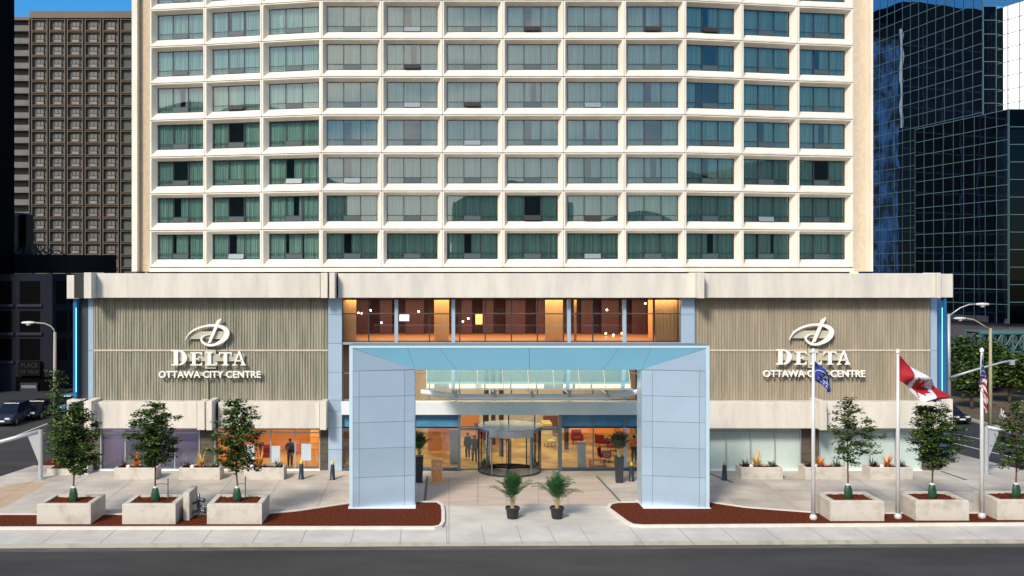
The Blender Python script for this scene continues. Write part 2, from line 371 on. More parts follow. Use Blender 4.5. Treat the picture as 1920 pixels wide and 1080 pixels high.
for c in range(12):
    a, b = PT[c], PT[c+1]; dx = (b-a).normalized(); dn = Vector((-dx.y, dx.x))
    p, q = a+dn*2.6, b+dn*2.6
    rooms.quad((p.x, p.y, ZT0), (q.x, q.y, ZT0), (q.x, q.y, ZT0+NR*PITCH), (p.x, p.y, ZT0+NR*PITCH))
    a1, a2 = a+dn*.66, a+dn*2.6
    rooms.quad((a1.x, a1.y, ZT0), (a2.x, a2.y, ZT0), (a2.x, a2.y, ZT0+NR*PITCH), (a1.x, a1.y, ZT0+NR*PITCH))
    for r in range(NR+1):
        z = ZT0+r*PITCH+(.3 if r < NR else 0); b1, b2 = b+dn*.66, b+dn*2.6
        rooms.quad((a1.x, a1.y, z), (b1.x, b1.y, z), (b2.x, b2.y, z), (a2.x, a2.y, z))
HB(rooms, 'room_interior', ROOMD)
# windows: frame > pane, curtain, vent
GW, GH = gx1-gx0, gz1-gz0
def frame_mesh():
    b = MB(); t = .05; y0, y1 = 0, .07
    b.box(0, GW, y0, y1, 0, t); b.box(0, GW, y0, y1, GH-t, GH); b.box(0, t, y0, y1, t, GH-t); b.box(GW-t, GW, y0, y1, t, GH-t)
    for k in (1, 2): b.box(GW*k/3-.028, GW*k/3+.028, y0-.01, y1-.003, t, GH-t)
    for k in range(3):
        x0, x1 = GW*k/3+.028+(.022 if k == 0 else 0), GW*(k+1)/3-.028-(.022 if k == 2 else 0)
        b.box(x0, x1, y0+.004, y1-.01, GH*.215, GH*.215+.045)
    return b.mesh('window_frame', MULL)
FRM = frame_mesh()
pb = MB(); pb.quad((.04, .035, .04), (GW-.04, .035, .04), (GW-.04, .035, GH-.04), (.04, .035, GH-.04)); PANM = pb.mesh('window_pane', PANE)
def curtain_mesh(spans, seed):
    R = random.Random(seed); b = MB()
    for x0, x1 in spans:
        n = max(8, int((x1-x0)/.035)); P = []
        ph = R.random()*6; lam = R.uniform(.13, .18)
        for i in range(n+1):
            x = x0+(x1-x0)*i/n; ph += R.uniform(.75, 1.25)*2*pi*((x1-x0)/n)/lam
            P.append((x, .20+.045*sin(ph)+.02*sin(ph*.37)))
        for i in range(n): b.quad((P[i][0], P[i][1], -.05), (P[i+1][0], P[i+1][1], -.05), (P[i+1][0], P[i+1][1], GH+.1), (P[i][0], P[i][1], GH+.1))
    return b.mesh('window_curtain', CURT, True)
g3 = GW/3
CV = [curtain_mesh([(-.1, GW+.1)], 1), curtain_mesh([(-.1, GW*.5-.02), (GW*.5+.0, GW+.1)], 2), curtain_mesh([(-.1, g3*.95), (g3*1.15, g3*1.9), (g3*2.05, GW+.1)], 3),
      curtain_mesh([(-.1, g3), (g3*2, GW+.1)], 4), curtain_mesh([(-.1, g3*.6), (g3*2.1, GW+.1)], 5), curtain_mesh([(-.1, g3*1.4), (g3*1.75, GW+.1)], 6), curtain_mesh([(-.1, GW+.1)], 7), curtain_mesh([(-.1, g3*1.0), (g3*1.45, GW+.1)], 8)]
def vent_mesh(kind):
    b = MB(); x0, x1 = g3+.03, 2*g3-.03; z0, z1 = .05, GH*.215
    if kind == 0: b.box(x0, x1, -.03, .03, z0, z1-.01)
    else:
        M = Matrix.Translation((0, 0, z1-.02)) @ Matrix.Rotation(radians(-32 if kind == 1 else -14), 4, 'X')
        b.box(x0, x1, -.03, .0, -(z1-z0), 0, M)
    return b.mesh('window_vent', [mat('vent_dark', (.06, .085, .09), .35, spec=.6), mat('vent_dark2', (.028, .026, .024), .4), mat('vent_pale', (.20, .24, .27), .45)][kind])
VM = [vent_mesh(k) for k in range(3)]
RV = random.Random(11)
special = {(4, 3): 3, (4, 5): 5, (8, 3): 3, (9, 5): 3, (9, 4): 4, (6, 2): 0, (6, 1): 3, (1, 1): 3, (10, 3): 7, (9, 6): 7, (4, 6): 7, (0, 4): 5, (2, 1): 5, (11, 2): 3, (10, 4): 1, (11, 6): 1}
vents = {(1, 4): 1, (5, 4): 1, (4, 5): 1, (4, 6): 2, (6, 6): 1, (8, 6): 1, (9, 6): 1, (3, 2): 2, (5, 3): 2, (4, 4): 2, (6, 1): 1, (7, 1): 1}
for c in range(12):
    a, b = PT[c], PT[c+1]; L = (b-a).length; dx = (b-a)/L; dn = Vector((-dx.y, dx.x)); sx = L/W0
    for r in range(NR):
        p = a+dx*gx0*sx+dn*(gd+.02)
        w = H(link('window', FRM, None, (p.x, p.y, ZT0+r*PITCH+gz0), math.atan2(dx.y, dx.x), (sx, 1, 1)))
        link('pane', PANM, w)
        k = special.get((c, r), RV.choices([0, 1, 2, 3, 5, 6, 7], [6, 5, 2.2, .9, 3.0, 6, 3.2])[0])
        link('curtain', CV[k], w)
        link('vent', VM[vents.get((c, r), RV.choices([0, 2], [14, 1])[0])], w)
# tower edge strips and base
def vprism(poly, z0, z1, name, m): b = MB(); b.prism(poly, z0, z1); return HB(b, name, m)
TZ1 = ZT0+NR*PITCH
p0, pl = PT[0], PT[-1]
dl = (PT[1]-PT[0]).normalized(); dr = (PT[-1]-PT[-2]).normalized()
x262, x247 = (262-CX)*69.9/F, (247-CX)*69.3/F
vprism([(x262, 9.9), (p0.x, 9.55), (p0.x, 12.5), (x262, 12.5)], ZT0-.3, TZ1, 'side_strip', TAN)
vprism([(x247, 9.3), (x262, 9.3), (x262, 12.5), (x247, 12.5)], ZT0-.3, TZ1, 'end_pilaster', CREAM)
x1605, x1623, x1637 = (1606-CX)*69.3/F, (1623-CX)*69.5/F, (1637-CX)*68.6/F
vprism([(pl.x, 9.15), (x1623, 9.5), (x1623, 12.5), (pl.x, 12.5)], ZT0-.3, TZ1, 'side_strip', mat('tan_aggregate_pale', (.66, .55, .42), .85, var=.1, vscale=3, bump=.3, bscale=60, fine=.05))
vprism([(x1623, 8.6), (x1637, 8.6), (x1637, 12.5), (x1623, 12.5)], ZT0-.3, TZ1, 'end_pilaster', CREAM)
b = MB()
poly = [(p.x, p.y-.14) for p in PT]; 
vprism(poly+[(pl.x+.0, 12), (p0.x, 12)], ZT0-.32, ZT0-.05, 'tower_base_beam', CREAM)
vprism([(p.x, p.y-.05) for p in PT]+[(pl.x, 12), (p0.x, 12)], TZ1+.01, TZ1+1.2, 'parapet', CREAM)
vprism([(x247+.01, 12.5), (x1637-.01, 12.5), (x1637-.01, 26), (x247+.01, 26)], 11, TZ1+1.2, 'tower_body', CREAM)
vprism([(X(137), 14), (X(1777), 14), (X(1777), 28), (X(137), 28)], 0, 12.28, 'podium_body', BEAM)
vprism([(X(158), .7), (X(1766), .7), (X(1766), 14), (X(158), 14)], 12.0, 12.27, 'podium_roof', BEAM)

# podium beams. ybk: back plane .2 ; front -.9 ; raised blocks -1.7
def beam(segs, py0, py1, name, yf, m=BEAM):
    for a, c_ in segs:
        b = MB(); b.box(X(a, yf), X(c_, yf), yf, .6, Z(py1, yf), Z(py0, yf)); HB(b, name, m, .03)
beam([(177, 600), (634, 1304), (1321, 1757)], 512.5, 558.5, 'cornice_beam', -.9)
beam([(157, 171.5), (617.5, 628), (1309, 1321)], 511, 559.5, 'cornice_block', -1.7)
beam([(601, 614), (1757.5, 1765)], 511.5, 559, 'cornice_block', -1.2)
beam([(177, 369), (409, 599), (1303, 1535), (1552, 1757)], 754.5, 803.5, 'lower_beam', -.9)
beam([(157, 171.5), (386.5, 397.5), (1538.5, 1551)], 752.5, 807, 'lower_block', -1.7)
beam([(369.5, 383.5), (599.5, 612), (1757.5, 1765)], 753.5, 806.5, 'lower_block', -1.2)
for a, c_, q0, q1 in ((125, 148, 516, 560), (1765.5, 1787, 513.5, 558), (125, 157, 750, 803), (1766, 1787, 748.5, 805)):
    b = MB(); b.box(X(a, .9), X(c_, .9), .9, 4, Z(q1, .9), Z(q0, .9)); HB(b, 'corner_block', BEAM, .03)
b = MB()
for a, c_, q0, q1 in ((601, 640, 513, 558), (1290, 1330, 513, 558), (140, 190, 513, 559), (368, 412, 755, 803), (1520, 1560, 755, 803), (140, 190, 755, 803)):
    b.box(X(a, -.5), X(c_, -.5), -.6, .55, Z(q1, -.5), Z(q0, -.5))
HB(b, 'beam_joint', DARKGAP)
# ribbed walls
def ribbed(pa, pb_, m, seam):
    x0, x1 = X(pa), X(pb_); zt, zm0, zm1, zb = Z(556), Z(655.5), Z(658.5), Z(756)
    n = int((x1-x0)/.172); w = (x1-x0)/n
    R = random.Random(int(pa))
    for (z0, z1) in ((zm1-.0, zt) if False else (zm0, zt), (zb, zm1)):
        b = MB()
        for k in range(n):
            xa = x0+k*w; d = R.uniform(-.014, .014)
            pr = [(xa, .05), (xa+w*.16, .008+d), (xa+w*.45, -.008+d), (xa+w*.6, .008+d), (xa+w*.78, .05), (xa+w, .05)]
            for i in range(5): b.quad((pr[i][0], pr[i][1], z0), (pr[i+1][0], pr[i+1][1], z0), (pr[i+1][0], pr[i+1][1], z1), (pr[i][0], pr[i][1], z1))
        HB(b, 'ribbed_wall', m)
    b = MB(); b.box(x0, x1, -.03, .3, zm1, zm0); HB(b, 'wall_band', BAND)
    b = MB(); b.box(x0, x1, .3, .6, zb, zt); HB(b, 'wall_back', DARKGAP)
    b = MB(); b.box(X(seam)-.03, X(seam)+.03, -.02, .2, zb, Z(716)); HB(b, 'wall_seam', DARKGAP)
ribbed(175.5, 615, RIB, 392.5); ribbed(1303, 1744.5, RIBR, 1523)
# metal-clad columns
def pier(a, c_, q0, q1, seams, m=METAL, y=-.15, name='metal_column'):
    zz = [q0]+seams+[q1]; b = MB()
    for k in range(len(zz)-1): b.box(X(a, y), X(c_, y), y, .5, Z(zz[k+1], y)+.012, Z(zz[k], y)-.012)
    o = HB(b, name, m)
    b = MB(); b.box(X(a)+.01, X(c_)-.01, y+.03, .52, Z(q1), Z(q0)); HB(b, 'column_joint', METALJ)
pier(615.5, 641, 557, 883, [590, 644, 698, 750, 771, 802, 843])
pier(1277.5, 1302.5, 557, 883, [590, 644, 698, 750, 771, 802, 843])
pier(165.5, 175, 557, 751, [657], y=.1); pier(1745, 1757, 557, 751, [657], y=.1)
b = MB(); b.box(X(137, 1.6), X(166, 1.6), 1.6, 14, 0, 12.2); HB(b, 'end_wall', mat('dark_blue_grey_wall', (.045, .055, .065), .6, var=.1))
b = MB(); b.box(X(1757, 1.2), X(1775, 1.2), 1.2, 14, 0, 12.2); HB(b, 'end_wall', mat('blue_end_wall', (.05, .14, .30), .3))
b = MB(); b.box(X(137.5, 1.2), X(144, 1.2), 1.2, 1.6, Z(745, 1), Z(560, 1)); HB(b, 'light_fin', mat('blue_fin', (.02, .13, .30), .3, emit=(.03, .25, .6), estr=.06))
b = MB(); b.box(X(1770.5, 1.0), X(1774, 1.0), 1.0, 1.2, Z(745, 1), Z(560, 1)); HB(b, 'light_fin', MATS['blue_fin'])
for px, q1 in ((142.3, 735), (1767.5, 735)):
    b = MB(); b.tube([(X(px, 1), 1.05, Z(q1, 1)), (X(px, 1), 1.05, Z(577, 1))], .028); HB(b, 'neon_tube', mat('neon_blue', (.2, .7, .9), .4, emit=(.25, .8, 1), estr=1.0))
# stone piers on the ground floor
def spier(a, c_, y=.1):
    b = MB(); zt = Z(803)
    for k in range(5): b.box(X(a), X(c_), y, .8, zt*k/5+.012, zt*(k+1)/5-.012)
    HB(b, 'stone_pier', STONE); b = MB(); b.box(X(a)+.01, X(c_)-.01, y+.03, .82, 0, zt); HB(b, 'pier_joint', DARKGAP)
spier(150, 186); spier(375, 401); spier(600.5, 614.5); spier(1503, 1536.5); spier(1729, 1766)
# ---- glazing helper: mullion grid (px) with panes behind
def glazing(xs, ys, wide=(), y=.15, m=MULLG, tm=.035, name='curtain_wall_frame', gm=None, wm=None, wsz=.13):
    b = MB()
    zt, zb = Z(ys[0]), Z(ys[-1])
    for px in xs:
        t = wsz if px in wide else tm
        if px in wide: b2 = MB(); b2.box(X(px)-t, X(px)+t, y-.16, y+.06, zb, zt); HB(b2, 'facade_column', wm or METAL)
        else: b.box(X(px)-t, X(px)+t, y-.08, y+.06, zb, zt)
    for k in range(len(ys)):
        for i in range(len(xs)-1):
            ta = wsz if xs[i] in wide else tm; tb = wsz if xs[i+1] in wide else tm
            b.box(X(xs[i])+ta, X(xs[i+1])-tb, y-.06, y+.05, Z(ys[k])-tm*.9, Z(ys[k])+tm*.9)
    fr = HB(b, name, m)
    for i in range(len(xs)-1):
        g = MB()
        g.quad((X(xs[i]), y, zb), (X(xs[i+1]), y, zb), (X(xs[i+1]), y, zt), (X(xs[i]), y, zt))
        o = g.build('pane', gm or SHOP, hotel); o.location = -hotel.location
    return fr
UX = [642, 691, 743, 805, 850, 862, 910, 959, 1008, 1057, 1067, 1112, 1171, 1226, 1277]
glazing(UX, [561.5, 588.5, 641.5], m=MULL, wide=(743, 850, 1067, 1171), wsz=.11)
glazing(UX, [646, 700, 750], wide=(743, 850, 1067, 1171), wsz=.11)
b = MB(); b.box(X(641), X(1277), -.05, .4, Z(646), Z(641.5)); HB(b, 'floor_edge', ALU)
b = MB(); b.box(X(641), X(1277), -.35, .4, Z(776.5), Z(752)); HB(b, 'entrance_beam', PALE, .02)
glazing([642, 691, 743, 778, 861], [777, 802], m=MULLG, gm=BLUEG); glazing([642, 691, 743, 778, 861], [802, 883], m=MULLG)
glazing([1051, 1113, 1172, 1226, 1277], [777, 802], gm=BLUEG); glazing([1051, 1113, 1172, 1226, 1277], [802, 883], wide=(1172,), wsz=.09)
glazing([861, 907, 954, 1003, 1051], [777, 801], m=MULL)
b = MB(); b.box(X(858.5), X(863.5), -.2, .3, 0, Z(777)); b.box(X(1047), X(1053), -.2, .3, 0, Z(777)); b.box(X(863.5), X(1047), -.15, .3, Z(806), Z(801)); HB(b, 'door_surround', MULLG)
b = MB(); b.box(X(641), X(858), -.12, .3, 0, .16); b.box(X(1053), X(1277), -.12, .3, 0, .16); HB(b, 'plinth', mat('slate_plinth', (.07, .09, .12), .5))
for a, c_ in ((863.5, 899), (1012, 1047)):
    g = MB(); g.quad((X(a), .1, .0), (X(c_), .1, .0), (X(c_), .1, Z(806)), (X(a), .1, Z(806))); HB(g, 'door_pane', SHOP)
    g = MB(); g.box(X(a), X(c_), .05, .15, 0, .08); HB(g, 'door_rail', MULLG)
glazing([188, 234, 280, 327, 373], [805, 812, 883], m=ALU)
glazing([402, 459, 507, 553, 599], [805, 812, 883], m=ALU)
glazing([1303, 1330, 1362, 1408, 1454, 1502], [805, 812, 883], m=ALU, gm=FROST)
glazing([1538, 1584, 1632, 1680, 1728], [805, 812, 883], m=ALU, gm=FROST)
b = MB(); b.box(X(186), X(600), -.1, .3, 0, .07); b.box(X(1303), X(1728), -.1, .3, 0, .07); HB(b, 'shop_sill', WHITEM)
# ---- interiors
WOOD = mat('orange_wood', (.52, .16, .045), .5, var=.25, vscale=1.2, stretch=(3, 3, .4))
ORNG = mat('orange_plaster', (.72, .30, .09), .7); DRED = mat('dark_red_wall', (.055, .009, .008), .7, var=.3, vscale=.6)
YFLR = mat('lobby_floor', (.50, .36, .13), .35, col2=(.26, .15, .06), vscale=.35, contrast=(.45, .55)); CEIL = mat('ceiling', (.40, .33, .25), .8)
def room(a, c_, y0, y1, z0, z1, wall, floor, ceil, name='interior'):
    b = MB(); xa, xb = X(a), X(c_)
    b.cur = 0; b.quad((xa, y1, z0), (xb, y1, z0), (xb, y1, z1), (xa, y1, z1)); b.quad((xa, y0, z0), (xa, y1, z0), (xa, y1, z1), (xa, y0, z1)); b.quad((xb, y1, z0), (xb, y0, z0), (xb, y0, z1), (xb, y1, z1))
    b.cur = 1; b.quad((xa, y0, z0), (xb, y0, z0), (xb, y1, z0), (xa, y1, z0))
    b.cur = 2; b.quad((xa, y1, z1), (xb, y1, z1), (xb, y0, z1), (xa, y0, z1))
    return HB(b, name, [wall, floor, ceil])
room(641, 1277, .5, 8, Z(640), Z(562)+.1, DRED, mat('restaurant_floor', (.30, .13, .05), .4), DRED, 'restaurant_interior')
room(641, 1277, .5, 15, .02, Z(646)-.1, DRED, YFLR, CEIL, 'lobby_interior')
room(186, 373.5, .9, 7, .02, Z(803), mat('store_wall', (.26, .24, .42), .7, col2=(.42, .22, .26), vscale=.7), mat('store_floor', (.22, .19, .2), .4), CEIL, 'shop_interior')  # purple and blue of the glass reflections put into the left shop's wall colour
room(402, 600, .9, 7, .02, Z(803), ORNG, mat('store_floor_warm', (.42, .26, .12), .4), CEIL, 'shop_interior')
def alight(name, x, y, z, sx, sy, e, col=(1, .72, .42)):
    l = bpy.data.lights.new(name, 'AREA'); l.shape = 'RECTANGLE'; l.size = sx; l.size_y = sy; l.energy = e; l.color = col
    o = bpy.data.objects.new(name, l); COL.objects.link(o); o.location = (x, y, z); return H(o)
alight('room_light', X(960), 3.4, Z(563), 21, 5.4, 1300, (1, .66, .36))
alight('room_light', X(950), 7.5, 7.6, 16, 8, 950, (1, .74, .44))
alight('room_light', X(960), 3.0, 7.5, 16, 3, 300, (1, .76, .46))
alight('room_light', X(960), .75, Z(563), 21, .4, 170, (1, .70, .40))  # extra strip added near the glass to brighten the end curtains
alight('room_light', X(280), 3.5, 2.55, 5, 3, 80, (.8, .85, 1)); alight('room_light', X(510), 3.5, 2.55, 5, 3, 160, (1, .74, .42))
# restaurant dressing: orange panels, pendants, screen
for a, c_, y in ((643, 668, 1.0), (814, 842, 1.2), (1022, 1056, 1.2), (1076, 1081, .9), (1215, 1224, 2.5), (1228, 1276, .9)):
    b = MB(); n = 14
    for k in range(n):
        xa, xb = X(a, y)+(X(c_, y)-X(a, y))*k/n, X(a, y)+(X(c_, y)-X(a, y))*(k+1)/n
        b.quad((xa, y+.015*(k % 2), Z(640)), (xb, y+.015*((k+1) % 2), Z(640)), (xb, y+.015*((k+1) % 2), Z(562)), (xa, y+.015*(k % 2), Z(562)))
    HB(b, 'restaurant_curtain', mat('orange_curtain', (.88, .52, .24), .8))
b = MB()
for a, c_ in ((668, 690), (712, 735), (760, 795), (865, 885), (905, 925), (948, 985), (1005, 1020), (1090, 1110), (1128, 1160), (1185, 1212)):
    b.box(X(a, 7), X(c_, 7), 7.0, 7.9, Z(640)+.02, Z(562))
HB(b, 'dark_wall_panel', mat('plum_panel', (.05, .012, .018), .5))
b = MB()
for px, py, y in ((695, 582, 4), (715, 605, 5), (785, 584, 3), (868, 603, 5), (878, 597, 4), (1138, 581, 4), (1136, 625, 5), (1150, 628, 5), (1166, 625, 4), (1210, 569, 3), (678, 588, 4), (672, 587, 4)):
    b.lathe([(.01, -.06), (.06, -.03), (.06, .03), (.01, .06)], (X(px, y), y, Z(py, y)), 8)
HB(b, 'ceiling_bulb', mat('bulb_warm', (1, .8, .5), .4, emit=(1, .78, .42), estr=9))
b = MB(); b.lathe([(.20, 0), (.22, .02), (.22, .68), (.20, .70)], (X(898, 2), 2, Z(608, 2)), 14); HB(b, 'pendant_lantern', mat('lantern_gold', (.8, .5, .15), .4, emit=(1, .62, .2), estr=.9))
b = MB(); b.box(X(749, 3), X(767, 3), 3, 3.06, Z(602, 3), Z(590, 3)); HB(b, 'tv_screen', mat('screen', (.5, .6, .8), .3, emit=(.7, .85, 1), estr=.9))
# ================================================================ WALL SIGNS
SIGNW = mat('sign_white', (.88, .86, .80), .45); SIGNP = mat('sign_plate', (.50, .47, .37), .7, var=.08)
def text_mesh(txt, size, depth, name, m, offset=0.0, sx=1):
    cu = bpy.data.curves.new(name, 'FONT'); cu.body = txt; cu.size = size; cu.extrude = depth/2; cu.offset = offset; cu.align_x = 'CENTER'; cu.resolution_u = 3
    t = bpy.data.objects.new('tmp', cu); COL.objects.link(t); bpy.context.view_layer.update()
    me = bpy.data.meshes.new_from_object(t.evaluated_get(bpy.context.evaluated_depsgraph_get()))
    bpy.data.objects.remove(t); me.name = name
    me.transform(Matrix.Rotation(radians(90), 4, 'X') @ Matrix.Diagonal((sx, 1, 1, 1)))
    me.materials.clear(); me.materials.append(m); return me
def ribbon(mb, pts, y0, y1, sc):
    # pts: (x, z, width)
    # smooth by Catmull-Rom
    P = []
    for k in range(len(pts)-1):
        a, b_, c_, d = pts[max(k-1, 0)], pts[k], pts[k+1], pts[min(k+2, len(pts)-1)]
        for t in [i/5 for i in range(5)]:
            P.append(tuple(.5*((2*b_[i])+(-a[i]+c_[i])*t+(2*a[i]-5*b_[i]+4*c_[i]-d[i])*t*t+(-a[i]+3*b_[i]-3*c_[i]+d[i])*t**3) for i in range(3)))
    P.append(pts[-1]); L = []; R = []
    for k in range(len(P)):
        d = Vector((P[min(k+1, len(P)-1)][0]-P[max(k-1, 0)][0], P[min(k+1, len(P)-1)][1]-P[max(k-1, 0)][1])).normalized(); n = Vector((-d.y, d.x))*max(P[k][2], .5)/2
        L.append((P[k][0]+n.x, P[k][1]+n.y)); R.append((P[k][0]-n.x, P[k][1]-n.y))
    for k in range(len(P)-1):
        q = [L[k], L[k+1], R[k+1], R[k]]
        F_ = [(p[0]*sc, y0, p[1]*sc) for p in q]; B_ = [(p[0]*sc, y1, p[1]*sc) for p in q]
        a = (q[1][0]-q[0][0])*(q[3][1]-q[0][1])-(q[3][0]-q[0][0])*(q[1][1]-q[0][1])
        mb.quad(*(F_ if a > 0 else F_[::-1])); mb.quad(F_[0], B_[0], B_[1], F_[1]); mb.quad(F_[3], F_[2], B_[2], B_[3])
EMB = [(512, 455, 4), (560, 370, 14), (640, 302, 24), (740, 258, 27), (850, 235, 30), (960, 235, 36), (1060, 262, 52), (1118, 315, 68), (1112, 385, 72), (1055, 452, 60), (975, 498, 42), (895, 520, 34), (815, 506, 32), (762, 465, 30), (752, 420, 24), (795, 383, 15), (860, 366, 6)]
def serif_letter(ch, x, z, w, h, t):       # heavy roman capitals as polygons; returns list of xz polygons
    s = t*.30; T = []
    def R_(a, b, c_, d): T.append([(x+a, z+b), (x+c_, z+b), (x+c_, z+d), (x+a, z+d)])
    if ch == 'D':
        R_(-.0, 0, w*.5, s); R_(0, h-s, w*.5, h); R_(w*.14, s, w*.14+t, h-s)
        n = 12; prev = None
        for k in range(n+1):
            a = -pi/2+pi*k/n; o = (x+w*.45+w*.55*cos(a), z+h/2+h/2*sin(a)); i_ = (x+w*.45+(w*.55-t*1.05)*cos(a), z+h/2+(h/2-s)*sin(a))
            if prev: T.append([prev[0], o, i_, prev[1]])
            prev = (o, i_)
    elif ch == 'E':
        R_(0, 0, w*.95, s); R_(0, h-s, w*.95, h); R_(w*.18, s, w*.18+t, h-s); R_(w*.18+t, h*.5-s/2, w*.72, h*.5+s/2)
        T.append([(x+w*.80, z+s), (x+w, z), (x+w, z+h*.26)]); T.append([(x+w*.80, z+h-s), (x+w, z+h*.76), (x+w, z+h)]); R_(w*.68, h*.38, w*.75, h*.62)
    elif ch == 'L':
        R_(0, 0, w*.95, s); R_(0, h-s, w*.60, h); R_(w*.18, s, w*.18+t, h-s); T.append([(x+w*.78, z+s), (x+w, z), (x+w, z+h*.30)])
    elif ch == 'T':
        R_(0, h-s, w, h); R_(w/2-t/2, s, w/2+t/2, h-s); R_(w*.24, 0, w*.76, s)
        T.append([(x, z+h-s), (x, z+h*.70), (x+w*.13, z+h-s)]); T.append([(x+w, z+h-s), (x+w*.87, z+h-s), (x+w, z+h*.70)])
    elif ch == 'A':
        T.append([(x+w*.10, z+s), (x+w*.19, z+s), (x+w*.50, z+h*.80), (x+w*.47, z+h)][0:4]); T.append([(x+w*.70, z+s), (x+w*.93, z+s), (x+w*.56, z+h), (x+w*.44, z+h)][0:4])
        R_(0, 0, w*.32, s); R_(w*.60, 0, w, s); R_(w*.26, h*.28, w*.72, h*.28+s)
    return T
def make_sign(px0, py0, label):       # px0, py0: photograph pixel of the sign drawing's origin (280,580 for the left one)
    YF = -.38; k = F/(CD+YF)*7.714; ox, oz = X(px0, YF), Z(py0, YF)
    t = thing('wall_sign', label, 'sign', (ox+865/k, 0, oz-560/k), group='white lettered signs on the ribbed podium wall')
    def add(mb, name, m): o = mb.build(name, m, t); o.location = (-865/k, 0, 560/k); return o
    mb = MB(); ribbon(mb, [(x, -z, w) for x, z, w in EMB], YF, YF+.14, 1/k)
    mb.plate([(p[0]/k, -p[1]/k) for p in ((978, 158), (1045, 126), (888, 478), (840, 498))], YF-.012, YF+.13)
    add(mb, 'emblem', SIGNW)
    mb = MB()
    mb.plate([(p[0]/k, -p[1]/k) for p in ((575, 322), (1120, 322), (1140, 432), (540, 432))], -.20, -.12)
    mb.box(395/k, 1365/k, -.20, -.12, -755/k, -650/k); mb.box(795/k, 952/k, -.205, -.125, -862/k, -588/k); mb.box(170/k, 1560/k, -.20, -.12, -965/k, -915/k)
    for xx in (780, 815, 1110): mb.box(xx/k-.012, xx/k+.012, -.16, -.12, -600/k, -430/k)
    add(mb, 'backing_plate', SIGNP)
    for ch, x0, x1, zt, zb in (('D', 320, 545, 590, 812), ('E', 588, 762, 622, 812), ('L', 812, 980, 650 if False else 622, 812), ('T', 1008, 1190, 622, 812), ('A', 1200, 1395, 605, 812)):
        mb = MB()
        for i, poly in enumerate(serif_letter(ch, x0/k, -zb/k, (x1-x0)/k, (zb-zt)/k, 50/k if ch != 'D' else 62/k)): mb.plate(poly, YF-.002*(i % 3), YF+.12)
        add(mb, 'letter', SIGNW)
    me = text_mesh('OTTAWA CITY CENTRE', 95/k/.70, .12, 'lettering', SIGNW, offset=.012)
    w = max(v.co.x for v in me.vertices)-min(v.co.x for v in me.vertices); sx = (1480/k)/w
    me.transform(Matrix.Diagonal((sx, 1, 1, 1)))
    o = link('lettering', me, t, (870/k-865/k, YF+.06, -988/k+560/k))
    return t
make_sign(280, 580, 'white hotel name sign on the greyish left ribbed wall, no flagpole in front')
make_sign(280+1134, 580-1.5, 'white hotel name sign on the browner right ribbed wall behind the navy flag')
# ================================================================ PORTAL
PY = G(700, 956)[1]
portal = thing('entrance_portal', 'pale blue metal panelled portal frame standing before the hotel entrance', 'portal', (X(992, PY), PY, 0))
def PB(mb, name, m): o = mb.build(name, m, portal); o.location = -portal.location; return o
def ring(xl, xr, zt, y): return [Vector((xl, y, 0)), Vector((xl, y, zt)), Vector((xr, y, zt)), Vector((xr, y, 0))]
SP = .62; y1 = PY+SP; y2 = PY+SP+1.15
R0 = ring(X(655, PY), X(1330, PY), Z(648, PY), PY); R1 = ring(X(661.5, PY), X(1323.5, PY), Z(652.5, PY), PY)
R2 = ring(X(778, y1), X(1203, y1), Z(693, y1), y1); R3 = [v+Vector((0, y2-y1, 0)) for v in R2]; R4 = [Vector((v.x, y2, v.z)) for v in R0]
def panelled(mb, a, b, c_, d, us, vs, gap=.012, lift=.012):     # quad a->b (u), d->c (u); v from a to d
    n = (b-a).cross(d-a).normalized()
    def pt(u, v): return (a*(1-u)+b*u)*(1-v)+(d*(1-u)+c_*u)*v
    Lu = (b-a).length; Lv = (d-a).length
    for i in range(len(us)-1):
        for j in range(len(vs)-1):
            u0, u1 = us[i]+gap/Lu, us[i+1]-gap/Lu; v0, v1 = vs[j]+gap/Lv, vs[j+1]-gap/Lv
            q = [pt(u0, v0), pt(u1, v0), pt(u1, v1), pt(u0, v1)]; e = [p+n*lift for p in q]
            mb.quad(*e)
            for k in range(4): mb.quad(q[k], q[(k+1) % 4], e[(k+1) % 4], e[k])
core = MB()
for P, Q in ((R1, R2), (R2, R3), (R3, R4), (R4, R0)):
    for k in range(3): core.quad(P[k], P[k+1], Q[k+1], Q[k])
PB(core, 'portal_core', METALJ)
zs = [Z(q, PY) for q in (955, 896, 842, 793, 744.5, 696)]
def splay(k0, k1, Ra, Rb, flip):       # a column face between front ring Ra and back ring Rb
    mb = MB(); a0, a1, b0, b1 = Ra[k0], Ra[k1], Rb[k0], Rb[k1]
    us = [0, .10, .83, 1]
    for lo, hi in zip(zs[:-1], zs[1:]):
        lo = max(lo, 0)
        def at(P, Q, z): t = (z-P.z)/(Q.z-P.z); return P.lerp(Q, t)
        pl, ph = at(a0, a1, lo) , at(a0, a1, hi); ql, qh = at(b0, b1, lo) if lo > 0 else b0, at(b0, b1, hi) if hi < b1.z else b1
        if not flip: panelled(mb, pl, ql, qh, ph, us, [0, 1])
        else: panelled(mb, ql, pl, ph, qh, [0, .17, .90, 1], [0, 1])
    # triangular top panel
    ph, qh = a0.lerp(a1, (zs[-1]-a0.z)/(a1.z-a0.z)), b1
    n = Vector((0, -.012, 0)); T = [ph+n, qh+n, a1+n] if not flip else [qh+n, ph+n, a1+n]
    g = .02*(1 if not flip else -1)
    mb.quad(T[0]+Vector((0, 0, .012)), T[1]+Vector((-g, 0, .02)), T[2]+Vector((0, 0, -.03)))
    return mb
PB(splay(0, 1, R1, R2, False), 'column_face', METAL); PB(splay(3, 2, R1, R2, True), 'column_face', METAL)
mb = MB()
def lp(A, B, t): return A.lerp(B, t)
tu = [0, .115, .185, .50, .82, .885, 1]
